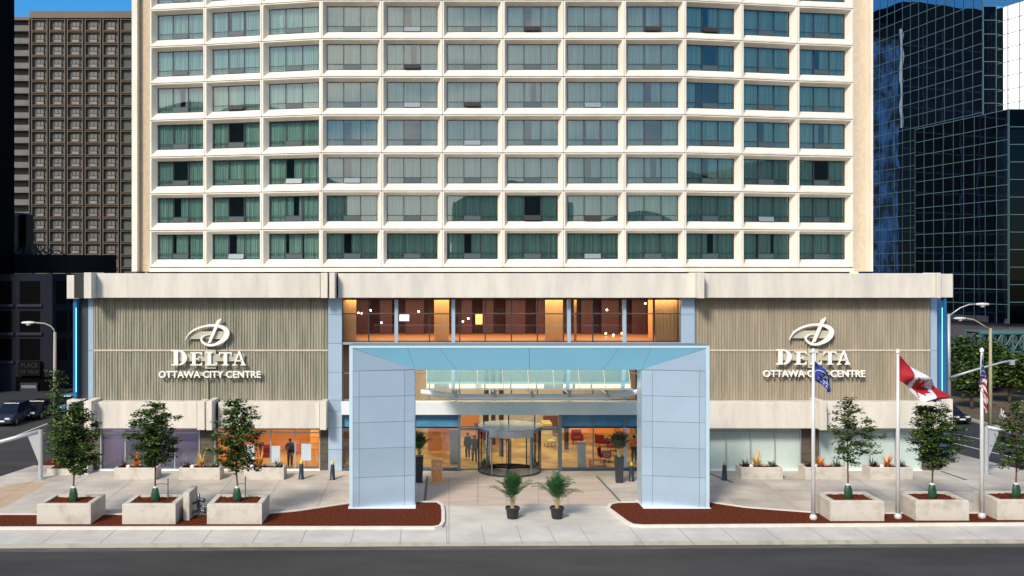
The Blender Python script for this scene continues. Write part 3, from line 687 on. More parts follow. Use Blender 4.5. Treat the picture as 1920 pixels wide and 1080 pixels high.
W1 = (R1[2]-R1[1]).length; W2 = (R2[2]-R2[1]).length
bot = [0, .0, (X(856, y1)-R2[1].x)/W2, .505, (X(1130, y1)-R2[1].x)/W2, 1, 1]; top = [0, .155, .245, .5, .755, .845, 1]
g = .009
for i in range(6):
    a, b_ = lp(R2[1], R2[2], bot[i]), lp(R2[1], R2[2], bot[i+1]); d, c_ = lp(R1[1], R1[2], top[i]), lp(R1[1], R1[2], top[i+1])
    n = Vector((0, -.012, -.005)); gx = Vector((g, 0, 0))
    if (b_-a).length < .01: mb.quad(a+n, c_+n-gx, d+n+gx)
    else: mb.quad(a+n+gx, b_+n-gx, c_+n-gx, d+n+gx)
PB(mb, 'soffit', SOFF)
mb = MB()
for k in range(3):
    a, b_ = R0[k], R0[k+1]; c_, d = R1[k+1], R1[k]; o = Vector((0, -.03, 0))
    mb.quad(a+o, d+o, c_+o, b_+o); mb.quad(d+o, d+Vector((0, .05, 0)), c_+Vector((0, .05, 0)), c_+o); mb.quad(a+o, b_+o, b_+Vector((0, .1, 0)), a+Vector((0, .1, 0)))
PB(mb, 'rim', RIM)
mb = MB()
for k in (0, 2): panelled(mb, R2[k], R3[k], R3[k+1], R2[k+1], [0, 1], [0, .19, .37, .56, .74, .93, 1]) if k == 0 else panelled(mb, R3[3], R2[3], R2[2], R3[2], [0, 1], [0, .19, .37, .56, .74, .93, 1])
panelled(mb, R2[1], R3[1], R3[2], R2[2], [0, 1], [0, .25, .5, .75, 1])
PB(mb, 'inner_reveal', METAL)
mb = MB(); 
for a, c_ in ((R0[0].x-.06, R2[0].x+.05), (R2[3].x-.05, R0[3].x+.06)): mb.box(a, c_, PY-.09, y2+.05, .0, .11)
PB(mb, 'base_plate', WHITEM)
# ================================================================ CANOPY
cy0, cy1 = -.5, -5.2
canopy = thing('glass_canopy', 'sloping glass canopy on white steel brackets above the entrance', 'canopy', (X(992), 0, Z(752)))
def CB(mb, name, m): o = mb.build(name, m, canopy); o.location = -canopy.location; return o
zb_, zf_ = Z(697, cy0)+.35, Z(728, cy1)
xl0, xr0, xl1, xr1 = X(800, cy0), X(1178, cy0), X(800, cy1), X(1183, cy1)
mb = MB(); n = 8
for k in range(n):
    t0, t1 = k/n+.002, (k+1)/n-.002
    mb.quad((xl1+(xr1-xl1)*t0, cy1, zf_), (xl1+(xr1-xl1)*t1, cy1, zf_), (xl0+(xr0-xl0)*t1, cy0, zb_), (xl0+(xr0-xl0)*t0, cy0, zb_))
fm = CANOPYG.node_tree; o_n = [q for q in fm.nodes if q.type == 'OUTPUT_MATERIAL'][0]; ms0 = [q for q in fm.nodes if q.type == 'MIX_SHADER'][0]
m2_ = fm.nodes.new('ShaderNodeMixShader'); m2_.inputs[0].default_value = .30; df = fm.nodes.new('ShaderNodeBsdfDiffuse'); df.inputs[0].default_value = (.45, .82, .84, 1)      # turquoise diffuse puts soffit and sky reflection into the glass colour
fm.links.new(ms0.outputs[0], m2_.inputs[1]); fm.links.new(df.outputs[0], m2_.inputs[2]); fm.links.new(m2_.outputs[0], o_n.inputs[0])
CB(mb, 'glass_sheet', CANOPYG)
mb = MB()
for k in range(n+1):
    t = k/n; mb.tube([(xl1+(xr1-xl1)*t, cy1, zf_-.03), (xl0+(xr0-xl0)*t, cy0, zb_-.03)], .018, 6)
mb.box(xl1-.1, xr1+.1, cy1-.06, cy1+.06, zf_-.09, zf_-.02)
CB(mb, 'glazing_bar', WHITEM)
mb = MB(); ya = cy1+.6; zg = Z(741.5, ya)
mb.tube([(X(790, ya), ya+.6, zg+.12), (X(857, ya), ya, zg-.08), (X(1142, ya), ya, zg-.08), (X(1200, ya), ya+.6, zg+.12)], .17, 12)
CB(mb, 'gutter_beam', WHITEM)
for px in (855, 927, 997, 1067, 1138):
    mb = MB(); x = X(px, ya)
    mb.tube([(x, ya, zg-.3), (x, ya, zg+.35)], .05, 8); mb.tube([(x-.28, ya-.25, zf_-.08), (x, ya, zg+.1), (x+.28, ya-.25, zf_-.08)], .028, 6); mb.tube([(x, ya, zg+.1), (x, 0, zg-.05)], .05, 6)
    mb.lathe([(.07, -.1), (.1, -.05), (.1, .05), (.07, .1)], (x, ya-.2, zg+.02), 10)
    CB(mb, 'bracket', ALU)
# ================================================================ REVOLVING DOOR
dx_, dy_, dr_ = X(955), -.15, 1.93
rd = thing('revolving_door', 'glass revolving door with curved dark metal frame under the portal', 'door', (dx_, dy_, 0))
zt_ = 2.86
def arc(mb, r0, r1, z0, z1, a0=0, a1=2*pi, n=40):
    for k in range(n):
        a, b_ = a0+(a1-a0)*k/n, a0+(a1-a0)*(k+1)/n
        p = [(r*cos(t), r*sin(t)) for r, t in ((r0, a), (r1, a), (r1, b_), (r0, b_))]
        mb.quad(*[(q[0], q[1], z1) for q in p]); mb.quad((*p[1], z0), (*p[2], z0), (*p[2], z1), (*p[1], z1)); mb.quad((*p[3], z0), (*p[0], z0), (*p[0], z1), (*p[3], z1)); mb.quad(*[(q[0], q[1], z0) for q in reversed(p)])
mb = MB(); arc(mb, dr_-.10, dr_+.03, 0, .09); mb.build('floor_ring', MULL, rd)
mb = MB(); arc(mb, 0.02, dr_-.13, .0, .02); mb.build('door_mat', mat('door_mat', (.38, .34, .28), .7), rd)
mb = MB(); arc(mb, .0, dr_+.03, zt_-.1, zt_); mb.build('drum_roof', METAL, rd)
mb = MB(); arc(mb, dr_-.02, dr_+.04, zt_-.22, zt_-.1); mb.build('fascia', MULLG, rd)
mb = MB(); arc(mb, dr_-.1, dr_+.05, zt_-.50, zt_-.10, radians(-132), radians(-48), 14); mb.build('header_panel', ALU, rd)
for sx in (-1, 1):
    mb = MB(); a0 = pi/2-sx*(pi/2-radians(40)) ; c0 = 0 if sx > 0 else pi
    n = 12; sp = radians(52)
    for k in range(n):
        a, b_ = c0-sp+2*sp*k/n, c0-sp+2*sp*(k+1)/n
        mb.quad((dr_*cos(a), dr_*sin(a), .09), (dr_*cos(b_), dr_*sin(b_), .09), (dr_*cos(b_), dr_*sin(b_), zt_-.1), (dr_*cos(a), dr_*sin(a), zt_-.1))
    mb.build('curved_glass', SHOP, rd)
    for e in (-1, 1):
        a = c0+sp*e; mb = MB(); mb.box(dr_*cos(a)-.04, dr_*cos(a)+.04, dr_*sin(a)-.04, dr_*sin(a)+.04, .09, zt_-.1); mb.build('post', MULL if e*sx > 0 else MULLG, rd)
    mb = MB(); a = c0; mb.box(dr_*cos(a)-.04, dr_*cos(a)+.04, -.04, .04, .09, zt_-.1); mb.build('post', MULL, rd)
for k in range(3):
    a = radians(20+120*k); w = thing('door_wing', None, None); w.parent = rd; w.rotation_euler.z = a
    mb = MB(); mb.box(.05, dr_-.16, -.02, .02, .1, .2); mb.box(.05, dr_-.16, -.02, .02, zt_-.75, zt_-.65); mb.box(.05, .11, -.02, .02, .2, zt_-.75); mb.box(dr_-.22, dr_-.16, -.02, .02, .2, zt_-.75); mb.build('wing_frame', MULL, w)
    mb = MB(); mb.quad((.1, 0, .2), (dr_-.2, 0, .2), (dr_-.2, 0, zt_-.7), (.1, 0, zt_-.7)); mb.build('wing_glass', SHOP, w)
# ================================================================ TREES
LEAFS = [mat('leaf_green', (.050, .105, .022), .6, spec=.2, col2=(.028, .062, .014), vscale=5, contrast=(.4, .6)), mat('leaf_light', (.12, .17, .035), .55, spec=.25), mat('leaf_dark', (.016, .036, .010), .6, spec=.15)]
BARK = mat('bark', (.10, .075, .05), .9, var=.2, vscale=8); BARKR = mat('bark_red', (.16, .08, .045), .9, var=.2, vscale=8)
def leaf(mb, p, s, R, flat=.5):
    t = R.random()*2*pi; d = Vector((cos(t), sin(t), R.uniform(-.6, .3))).normalized()
    u = Vector((R.gauss(0, flat), R.gauss(0, flat), 1)).normalized(); sd = d.cross(u).normalized()*s*.36; u = sd.cross(d).normalized()
    mb.cur = R.choices([0, 1, 2], [6, 3, 2])[0]
    a = p; b_ = p+d*s*.45+sd-u*s*.05; c_ = p+d*s; e = p+d*s*.45-sd-u*s*.05
    mb.quad(a, b_, c_, e)
def make_tree(name, label, cat, loc, H0, rings, seed, n_br=26, leafs=26, ls=.13, group=None, bark=None, trunk_r=.045, dens=1.0, spread=.26):
    # rings: list of (z, left radius, right radius) giving the crown's uneven outline
    R = random.Random(seed); t = thing(name, label, cat, loc, 0, group)
    zt = rings[-1][0]; tr = MB()
    pts = [(0, 0, 0), (R.uniform(-.03, .03), 0, H0*.5), (R.uniform(-.05, .05), R.uniform(-.05, .05), H0), (R.uniform(-.1, .1), R.uniform(-.08, .08), (H0+zt)/2), (R.uniform(-.08, .08), 0, zt-.1)]
    tr.tube(pts, [trunk_r*1.2, trunk_r, trunk_r*.9, trunk_r*.5, .008], 7)
    cr_ = MB()
    def rad(z, a):
        for k in range(len(rings)-1):
            if rings[k][0] <= z <= rings[k+1][0]:
                f = (z-rings[k][0])/(rings[k+1][0]-rings[k][0]); l = rings[k][1]*(1-f)+rings[k+1][1]*f; r = rings[k][2]*(1-f)+rings[k+1][2]*f
                w = .5+.5*cos(a); return l*(1-w)+r*w
        return .1
    for i in range(n_br):
        z = rings[0][0]+(zt-rings[0][0])*((i+R.random())/n_br)**.92; a = i*2.4+R.uniform(-.4, .4); L = rad(z, a)*R.uniform(.72, 1.06)
        f = min(1, max(0, (z-.25*L-H0*.9)/(zt-H0*.9))); base = Vector(pts[2]).lerp(Vector(pts[4]), max(0, f-.05))
        tip = Vector((L*cos(a), L*sin(a)*.9, z)); base.z = min(base.z, z-.05)
        mid = base.lerp(tip, .5)+Vector((0, 0, .10*L))
        tr.tube([base, mid, tip], [trunk_r*.35, trunk_r*.22, .005], 5, False)
        for q in range(max(1, int(L/.34*dens+.6))):
            f = 1-q*.30/max(L, .3)
            if f < .12: break
            c0 = base.lerp(mid, f*2) if f < .5 else mid.lerp(tip, f*2-1)
            c0 = c0+Vector((R.gauss(0, .10), R.gauss(0, .12), R.gauss(0, .07)))
            for _ in range(int(leafs*R.uniform(.6, 1.3))):
                p = c0+Vector((R.gauss(0, spread*.52), R.gauss(0, spread*.52), R.gauss(0, spread*.24)))
                leaf(cr_, p, ls*R.uniform(.7, 1.25), R)
    for _ in range(int(leafs*2)): leaf(cr_, Vector((R.gauss(0, .09), R.gauss(0, .09), zt-abs(R.gauss(0, .2)))), ls, R)
    tr.build('trunk', bark or BARK, t, smooth=True); cr_.build('crown', LEAFS, t)
    return t
BAG = mat('green_bag', (.014, .075, .035), .4, var=.4, vscale=9, bump=.6, bscale=12)
PW = 2.0; PF = G(118, 986)[1]
def planter_box(name, pxl, pxr, base_py, label, h=1.07, depth=2.1, wall=.27, group='square concrete tree planters', soil=True):
    yf = G(0, base_py)[1]; xa, xb = X(pxl, yf), X(pxr, yf); xc = (xa+xb)/2; w = (xb-xa)/2
    t = thing(name, label, 'planter', (xc, yf+depth/2, 0), 0, group); d = depth/2
    mb = MB(); ch = .03
    o = [(-w, -d), (w, -d), (w, d), (-w, d)]; i_ = [(-w+wall, -d+wall*.8), (w-wall, -d+wall*.8), (w-wall, d-wall*.8), (-w+wall, d-wall*.8)]
    for k in range(4):
        j = (k+1) % 4; a, b_, c_, e = o[k], o[j], i_[j], i_[k]
        mb.quad((*a, 0), (*b_, 0), (*b_, h-ch), (*a, h-ch)); s_ = lambda p: (p[0]*(1-ch/w), p[1]*(1-ch/d))
        mb.quad((*a, h-ch), (*b_, h-ch), (*s_(b_), h), (*s_(a), h)); mb.quad((*s_(a), h), (*s_(b_), h), (*c_, h), (*e, h)); mb.quad((*e, h), (*c_, h), (*c_, h-.5), (*e, h-.5))
    mb.build('concrete_box', PLANTC, t)
    if soil:
        mb = MB(); R = random.Random(int(pxl)); nx, ny = 14, 8; V = {}
        for a in range(nx+1):
            for b_ in range(ny+1): V[a, b_] = (i_[0][0]+(i_[1][0]-i_[0][0])*a/nx, i_[0][1]+(i_[2][1]-i_[0][1])*b_/ny, h-.10+R.uniform(-.025, .03))
        for a in range(nx):
            for b_ in range(ny): mb.quad(V[a, b_], V[a+1, b_], V[a+1, b_+1], V[a, b_+1])
        mb.build('mulch_fill', MULCH, t)
    return t, (xc, yf+depth/2)
def bag(x, y, z, h, label):
    mb = MB(); n = 14; R = random.Random(int(x*10)+3); prof = [(.20, 0), (.225, .06), (.215, .25), (.20, .5), (.16, .82), (.11, .95), (.07, 1.0)]
    for k, (r, f) in enumerate(prof): 
        for j in range(n): a = 2*pi*j/n; rr = r*(1+.10*sin(a*3+k)+R.uniform(-.05, .05)); mb.v.append((rr*cos(a), rr*.8*sin(a), f*h))
    for k in range(len(prof)-1):
        for j in range(n): j2 = (j+1) % n; mb.f.append((k*n+j, k*n+j2, k*n+n+j2, k*n+n+j)); mb.mi.append(0)
    t = thing('watering_bag', label, 'watering bag', (x, y, z), 0, 'green watering bags around the young trees')
    mb.build('bag_body', BAG, t, smooth=True); c_ = MB(); c_.lathe([(.11, 0), (.115, .05), (.08, .07)], (0, 0, h-.04), 12); c_.build('white_collar', WHITEM, t)
def px_rings(tx, base_z, Y, rows):      # rows: (py, left px, right px) from bottom to top
    k = (CD+Y)/F; return [(Z(py, Y)-base_z, (tx-l)*k, (r-tx)*k) for py, l, r in rows]
TR = [  # planter left,right px, base py, trunk px, crown rows, labels
 (69, 170, 986, 138, [(884, 125, 160), (870, 112, 178), (845, 97, 184), (820, 103, 186), (795, 108, 180), (775, 128, 172), (757, 138, 158)], 'farthest left of the three square planters', 'dense leaf crown, tree farthest left of the planter trees'),
 (229, 329, 986, 291.5, [(868, 270, 312), (850, 232, 330), (825, 243, 334), (805, 246, 330), (785, 248, 320), (768, 262, 302), (756, 268, 284)], 'square planter just left of the pipework and slab', 'tree in planter just left of the fire connection pipework'),
 (388, 491, 986, 444.5, [(880, 425, 480), (860, 405, 487), (840, 398, 480), (820, 392, 490), (795, 402, 486), (772, 424, 476), (750, 424, 472)], 'square planter just right of the pipework', 'tree with narrow top and side shoot right of pipework'),
 (1557, 1658, 980, 1590, [(868, 1582, 1602), (858, 1575, 1618), (838, 1562, 1658), (815, 1572, 1664), (795, 1566, 1640), (775, 1568, 1612), (752, 1584, 1598)], 'square planter between navy flagpole and middle flagpole', 'loose open tree right of the navy flagpole'),
 (1717, 1817, 979, 1747.5, [(872, 1738, 1768), (855, 1712, 1790), (835, 1708, 1804), (810, 1706, 1806), (790, 1722, 1798), (770, 1722, 1780), (762, 1728, 1760)], 'square planter between the red and white flag and the striped flag', 'round bushy tree right of the middle flagpole'),
 (1870, 1972, 978, 1905, [(878, 1893, 1930), (860, 1880, 1940), (835, 1872, 1955), (812, 1880, 1955), (790, 1884, 1945), (770, 1895, 1930), (758, 1904, 1920)], 'square planter cut by the right edge of the photo', 'tree cut by the right edge, some yellowing leaves'),
]
for i, (pl_, pr_, bp, tx, rows, lab, tlab) in enumerate(TR):
    _, (xc, yc) = planter_box('tree_planter', pl_, pr_, bp, 'pale concrete, '+lab)
    x = X(tx, yc); hb = Z(895, yc)*.0+.97
    make_tree('young_tree', tlab, 'tree', (x, yc, hb), Z(885, yc)-hb, px_rings(tx, hb, yc, rows), 40+i*7, n_br=[46, 42, 42, 32, 44, 34][i], leafs=[64, 56, 52, 46, 62, 46][i], ls=.15, group='young trees in the concrete planters', bark=BARK if i < 3 else BARKR, dens=[1.2, 1.1, 1.1, .9, 1.1, .9][i])
    bag(x, yc, hb, .70, 'green bag round the stem of the '+['leftmost planter tree', 'planter tree just left of the pipework', 'planter tree just right of the pipework', 'planter tree beside the navy flagpole', 'planter tree between middle and right flagpoles', 'planter tree at the right edge'][i])
for px, top, tx in ((315, 897, 292), (460, 893, 445)):
    yc = PF+1.3; x = X(px, yc); t = thing('tree_stake', 'thin dark stake tied to the tree '+('left' if px < 400 else 'right')+' of the pipework', 'stake', (x, yc, .97))
    mb = MB(); mb.tube([(0, 0, 0), (.0, 0, Z(top, yc)-.97)], .025, 6); mb.build('rod', BARK, t)
    mb = MB(); dz = Z(908, yc)-.97; dx2 = X(tx, yc)-x; mb.tube([(0, 0, dz), (dx2*.5, 0, dz+.03), (dx2, 0, dz)], .014, 5); mb.build('tie', mat('tie_black', (.02, .02, .02), .8), t)
# street tree by the left corner
make_tree('street_tree', 'slim dark tree with tiny lights by the left street corner', 'tree', (X(107, 3), 3, .0), 1.2, px_rings(107, 0, 3, [(862, 96, 122), (830, 88, 130), (790, 90, 128), (750, 92, 126), (715, 96, 120), (695, 102, 114)]), 99, n_br=60, leafs=34, ls=.16, trunk_r=.06)
# ================================================================ FLOWER PLANTERS
PT_O = mat('bromeliad_orange', (.75, .25, .03), .5, var=.3, vscale=9); PT_Y = mat('bromeliad_yellow', (.75, .45, .10), .5, var=.3, vscale=9); PT_D = mat('dark_leaves', (.06, .03, .03), .6); PT_G = mat('grey_leaves', (.16, .20, .13), .6, var=.3, vscale=8)
def tuft(mb, c_, n, L, w, R, up=.9, arch=.5):
    for k in range(n):
        a = 2*pi*k/n+R.uniform(-.3, .3); d = Vector((cos(a), sin(a), 0)); s_ = Vector((-sin(a), cos(a), 0))*w; l = L*R.uniform(.7, 1.15); u = up*R.uniform(.6, 1.3)
        P = [Vector(c_)+d*l*f*.75+Vector((0, 0, l*(u*f-arch*f*f))) for f in (0, .35, .7, 1)]; W = [.7, 1, .7, .05]
        for i in range(3): mb.quad(P[i]-s_*W[i], P[i]+s_*W[i], P[i+1]+s_*W[i+1], P[i+1]-s_*W[i+1])
FP = [(214, 292, 900, (PT_O, .47), 'long planter with orange bromeliad, farthest left along the shop glass', 0), (335, 412, 900, (PT_Y, .47), 'long planter with yellowish bromeliad before the brown stone pier', 0), (457, 532, 900, (PT_O, .35), 'long planter with orange bromeliad before the lit shop window', 0),
      (1390, 1468, 899, (PT_Y, .45), 'long planter beside the bollard right of the portal', 1), (1510, 1590, 899, (PT_O, .45), 'long planter behind the navy flagpole', 1), (1632, 1712, 899, (PT_O, .5), 'long planter behind the middle flagpole', 1)]
for i, (a, c_, bp, (mo, fo), lab, right) in enumerate(FP):
    t, (xc, yc) = planter_box('flower_planter', a, c_, bp, 'low pale '+lab, h=.72, depth=1.15, wall=.12, group='low flower planters along the shopfront', soil=True)
    w = X(c_, yc)-X(a, yc); R = random.Random(i); short = ['farthest left low planter', 'low planter by the brown stone pier', 'low planter before the lit shop', 'low planter beside the right bollard', 'low planter behind the navy flagpole', 'low planter behind the middle flagpole'][i]
    s = thing('bromeliad', ('orange' if mo is PT_O else 'golden')+' spiky bromeliad in the '+short, 'plant', (xc-w/2+w*fo, yc, .60), group='bromeliads in the low planters')
    mb = MB(); tuft(mb, (0, 0, 0), 16, .55, .045, R, 1.35, .35); tuft(mb, (0, 0, .05), 10, .5, .04, R, 2.0, .3); mb.build('leaf_rosette', mo, s)
    for q, fx in enumerate((.16, .80)):
        s = thing('spiky_plant', ('dark' if q == 0 else 'grey green')+' spiky plant, '+('left' if q == 0 else 'right')+' end of the '+short, 'plant', (xc-w/2+w*fx, yc, .60), group='spiky plants in the low planters')
        mb = MB(); tuft(mb, (0, 0, 0), 22, .42, .03, R, 1.5, .4); tuft(mb, (.2, .1, 0), 16, .3, .03, R, 1.3, .4); tuft(mb, (-.2, -.1, 0), 14, .32, .03, R, 1.2, .4); mb.build('leaf_rosette', PT_D if q == 0 else PT_G, s)
    mb = MB(); mb.lathe([(.02, -.13), (.10, -.09), (.135, 0), (.10, .09), (.02, .13)], (0, 0, 0), 14)
    tag(mb.build('white_globe', WHITEM, None, (xc-w/2+w*(fo-.17), yc-.25, .72), smooth=True), 'small white globe lying in the '+short, 'ornament', 'white globes in the low planters')
# low stone planter at the left corner
mb = MB(); x0, y0 = G(101, 891); x1_, y1_ = G(150, 880)
t = thing('corner_planter', 'low stone bed edging at the left corner of the hotel', 'planter', ((x0+x1_)/2, y0+.6, 0))
mb = MB(); mb.box(-.9, .6, -.6, .5, 0, .38); mb.build('stone_edge', PLANTC, t); mb = MB(); mb.box(-.75, .45, -.45, .4, .38, .41); mb.build('soil', MULCH, t); mb = MB(); mb.box(.62, 1.5, -.3, .6, 0, .62); mb.build('stone_block', CURBW, t)
x0, y0 = G(104, 868)
mb = MB(); mb.prism([(-.0+x0-1.0, y0-.8), (x0+1.6, y0-.8), (x0+1.3, y0+1), (x0-.6, y0+1)], .0, .05); tag(mb.build('mulch', MULCH), kind='stuff')
# ================================================================ BOLLARDS
def bollard(px, py, label):
    x, y = G(px, py); t = thing('bollard', label, 'bollard', (x, y, 0), group='navy bollards with yellow tops')
    mb = MB(); mb.lathe([(.19, 0), (.19, .03), (.155, .06), (.135, .55), (.115, .85), (.10, .90)], n=14); mb.build('post', mat('navy_metal', (.025, .035, .07), .45), t, smooth=True)
    mb = MB(); mb.lathe([(.085, .90), (.10, .93), (.10, 1.03), (.06, 1.10), (.01, 1.12)], n=14); mb.build('cap', mat('yellow_cap', (.60, .55, .05), .5), t, smooth=True)
bollard(565, 898, 'navy bollard in front of the lit shop window'); bollard(623.5, 899, 'navy bollard by the metal column left of the portal'); bollard(1184, 902, 'navy bollard inside the portal beside the tall potted palm'); bollard(1358.5, 900, 'navy bollard just right of the portal')
# ================================================================ PALMS
PALM = mat('palm_green', (.025, .105, .030), .5, spec=.25, var=.4, vscale=5); PALMD = mat('palm_dark', (.03, .065, .03), .5, var=.3, vscale=5); STEM = mat('palm_stem', (.45, .38, .20), .7)
def palm(x, y, z0, H_, R_, seed, label, pot, cat='potted palm', m=PALM, nf=24):
    R = random.Random(seed); t = thing('potted_palm', label, cat, (x, y, 0))
    if pot == 'round':
        mb = MB(); mb.lathe([(.24, 0), (.27, .02), (.33, .46), (.37, .47), (.37, .58), (.33, .58), (.32, .52), (.01, .52)], n=20); mb.build('pot', mat('black_pot', (.018, .018, .02), .5), t, smooth=False); zz = .52
    else:
        mb = MB(); h = 1.55; n = 4; P = [(-.19, -.19), (.19, -.19), (.19, .19), (-.19, .19)]; s_ = 1.3
        for k in range(4): a, b_ = P[k], P[(k+1) % 4]; mb.quad((*a, 0), (*b_, 0), (b_[0]*s_, b_[1]*s_, h), (a[0]*s_, a[1]*s_, h))
        mb.quad(*[(p[0]*s_, p[1]*s_, h-.03) for p in P]); mb.build('pot', mat('charcoal_pot', (.03, .035, .045), .5), t); zz = h-.03
    st_ = MB(); fr = MB(); dk = 0
    for k in range(nf):
        a = k*2.4+R.uniform(-.3, .3); lean = R.uniform(.12, 1.0); L = H_*R.uniform(.75, 1.05); b0 = Vector((.07*cos(a*1.7), .07*sin(a*1.7), zz)); d = Vector((cos(a), sin(a), 0))
        P = []
        for i in range(9):
            f = i/8; P.append(b0+d*R_*lean*(f**1.5)*1.25+Vector((0, 0, L*(f-.42*lean*f*f*f))))
        st_.tube(P[:4], [.022, .016, .012, .008], 5, False)
        for i in range(3, 9):
            for sub in (0, .5):
                if i == 8 and sub: continue
                p = P[i].lerp(P[min(i+1, 8)], sub); tg = (P[min(i+1, 8)]-P[i-1]).normalized(); sd = tg.cross(Vector((0, 0, 1))); sd = sd.normalized() if sd.length > .05 else Vector((-d.y, d.x, 0)); fl = .46*(1-.55*abs((i+sub-5.2)/4))*R.uniform(.8, 1.15)
                for sg in (-1, 1):
                    q = p+sd*sg*fl*.75+tg*fl*.62+Vector((0, 0, -.16*fl)); w_ = tg*.019
                    mid = p.lerp(q, .5)+Vector((0, 0, .03)); fr.quad(p-w_, p+w_, mid+w_*1.1, mid-w_*1.1); fr.quad(mid-w_*1.1, mid+w_*1.1, q+w_*.15, q-w_*.15)
    st_.build('stems', STEM, t, smooth=True); fr.build('fronds', m, t)
    return t
x, y = G(961, 972); palm(x, y, 0, 1.95, .98, 3, 'potted palm in a round black pot, left of the front pair', 'round', nf=32)
x, y = G(1044.5, 972); palm(x, y, 0, 1.9, .92, 8, 'potted palm in a round black pot, right of the front pair', 'round', nf=32)
x, y = G(786, 904); palm(x, y, 0, 1.5, .62, 5, 'potted palm in a tall charcoal pot beside the wooden sign', 'tall')
x, y = G(1161, 904.5); palm(x, y, 0, 1.7, .62, 6, 'darker potted palm in a tall charcoal pot by the right portal leg', 'tall', m=PALMD)
# ================================================================ WOOD SIGN BOX
x, y = G(819, 905); t = thing('wooden_stand', 'orange wooden display stand with pale logo at the entrance', 'stand', (x, y, 0), radians(0))
mb = MB(); mb.box(-.29, .29, -.18, .22, .06, 1.38); mb.build('body', mat('stand_wood', (.85, .36, .11), .5, var=.2, vscale=3, stretch=(6, 6, .6)), t)
mb = MB(); 
for a, c_, z0, z1 in ((-.33, -.29, 0, 1.42), (.29, .33, 0, 1.42), (-.29, .29, 0, .06), (-.29, .29, 1.38, 1.42)): mb.box(a, c_, -.20, .24, z0, z1)
mb.build('edge_frame', mat('stand_edge', (.80, .55, .30), .5), t)
mb = MB(); ribbon(mb, [((q[0]-850), -(q[1]-330), q[2]*1.2) for q in EMB], -.195, -.183, .00042); mb.plate([((p[0]-850)*.00042, -(p[1]-330)*.00042) for p in ((978, 158), (1045, 126), (888, 478), (840, 498))], -.198, -.183)
o = mb.build('logo', SIGNW, t); o.location = (.04, 0, 1.13)
o = link('lettering', text_mesh('DELTA', .15, .012, 'stand_lettering', SIGNW, .002), t, (.0, -.19, .86))
# ================================================================ PIPEWORK AND SLAB
y = G(350, 979)[1]; x0, x1_ = X(343.5, y), X(355, y)
mb = MB(); mb.box(x0, x1_, y, y+1.6, 0, Z(922, y+.2)); tag(mb.build('concrete_slab', PLANTC, bevel=.015), 'upright grey concrete slab between two square planters', 'concrete slab')
x, y = G(369, 975); y += .4; PIPE = mat('pipe_metal', (.16, .20, .24), .35, metal=.7, var=.4, vscale=12)
t = thing('fire_connection', 'grey metal fire hose connection pipework beside the concrete slab', 'hydrant', (x, y, 0))
mb = MB(); mb.lathe([(.18, 0), (.18, .06), (.09, .08), (.09, .9), (.14, .92), (.14, 1.0), (.08, 1.02), (.07, 1.2), (.02, 1.24)], n=12); mb.build('standpipe', PIPE, t, smooth=True)
for zz, L, q in ((.42, .30, 1), (.62, .42, 1), (.80, .34, -1), (.36, .26, -1), (.98, .26, 1)):
    mb = MB(); mb.tube([(0, 0, zz), (L*q*.5, -.12, zz), (L*q, -.22, zz-.03)], [.07, .075, .08], 9); mb.tube([(L*q-.01, -.19, zz-.03), (L*q+.05*q, -.25, zz-.03)], [.12, .12], 10); mb.build('hose_outlet', PIPE, t, smooth=True)
mb = MB(); mb.tube([(.1*cos(a*pi/6)-.02, -.14, .75+.13*sin(a*pi/6)) for a in range(13)], .018, 5); mb.build('hand_wheel', PIPE, t)
# ================================================================ FLAGPOLES + FLAGS
POLE = mat('pole_white', (.74, .73, .72), .35, metal=.2)
def flagpole(px, py, top, label):
    x, y = G(px, py); h = Z(top, y); t = thing('flagpole', label, 'flagpole', (x, y, 0), group='white flagpoles along the kerb')
    mb = MB(); mb.tube([(0, 0, 0), (0, 0, h*.5), (0, 0, h-.12)], [.105, .09, .06], 14); mb.build('pole', POLE, t, smooth=True)
    mb = MB(); mb.lathe([(.06, 0), (.15, .06), (.19, .17), (.15, .29), (.10, .34)], n=16); mb.build('base_ball', POLE, t, smooth=True)
    mb = MB(); mb.lathe([(.06, 0), (.095, .02), (.095, .17), (.05, .20), (.02, .24)], (0, 0, h-.16), 12); mb.build('finial', WHITEM, t, smooth=True)
    return x, y
fp1 = flagpole(1525, 977, 656, 'white flagpole flying the navy flag, left of the three'); fp2 = flagpole(1683.5, 975, 657, 'white flagpole flying the red and white flag, middle of the three'); fp3 = flagpole(1841, 974, 655, 'white flagpole with the striped flag, right of the three')
for (x, y), py in ((fp1, 720), (fp2, 715)):
    pass
def flag(name, label, y, top, bot, nu, nv, colf, mats, amp=.12, folds=3, x0=0):
    # top, bot: pixel polylines of the upper and lower edge; colf(u, v) -> material index, v=0 at the top
    def poly(P, u):
        f = u*(len(P)-1); k = min(int(f), len(P)-2); f -= k; return P[k][0]*(1-f)+P[k+1][0]*f, P[k][1]*(1-f)+P[k+1][1]*f
    mb = MB(); V = []
    ox, oz = X(top[0][0], y), Z(top[0][1], y)
    for i in range(nu+1):
        u = i/nu; a, b_ = poly(top, u), poly(bot, u)
        for j in range(nv+1):
            v = j/nv; px = a[0]*(1-v)+b_[0]*v; py = a[1]*(1-v)+b_[1]*v; yy = amp*min(1, u*3)*sin(folds*2*pi*(u*.8+v*.45))+.35*amp*sin(9*u+6*v)*min(1, u*3)
            V.append((X(px, y)-ox, yy, Z(py, y)-oz))
    mb.v = V
    for i in range(nu):
        for j in range(nv):
            q = i*(nv+1)+j; mb.f.append((q, q+1, q+nv+2, q+nv+1)[::1]); mb.mi.append(colf((i+.5)/nu, (j+.5)/nv))
    o = mb.build(name, mats, None, (ox, y, oz), smooth=True); return tag(o, label, 'flag')
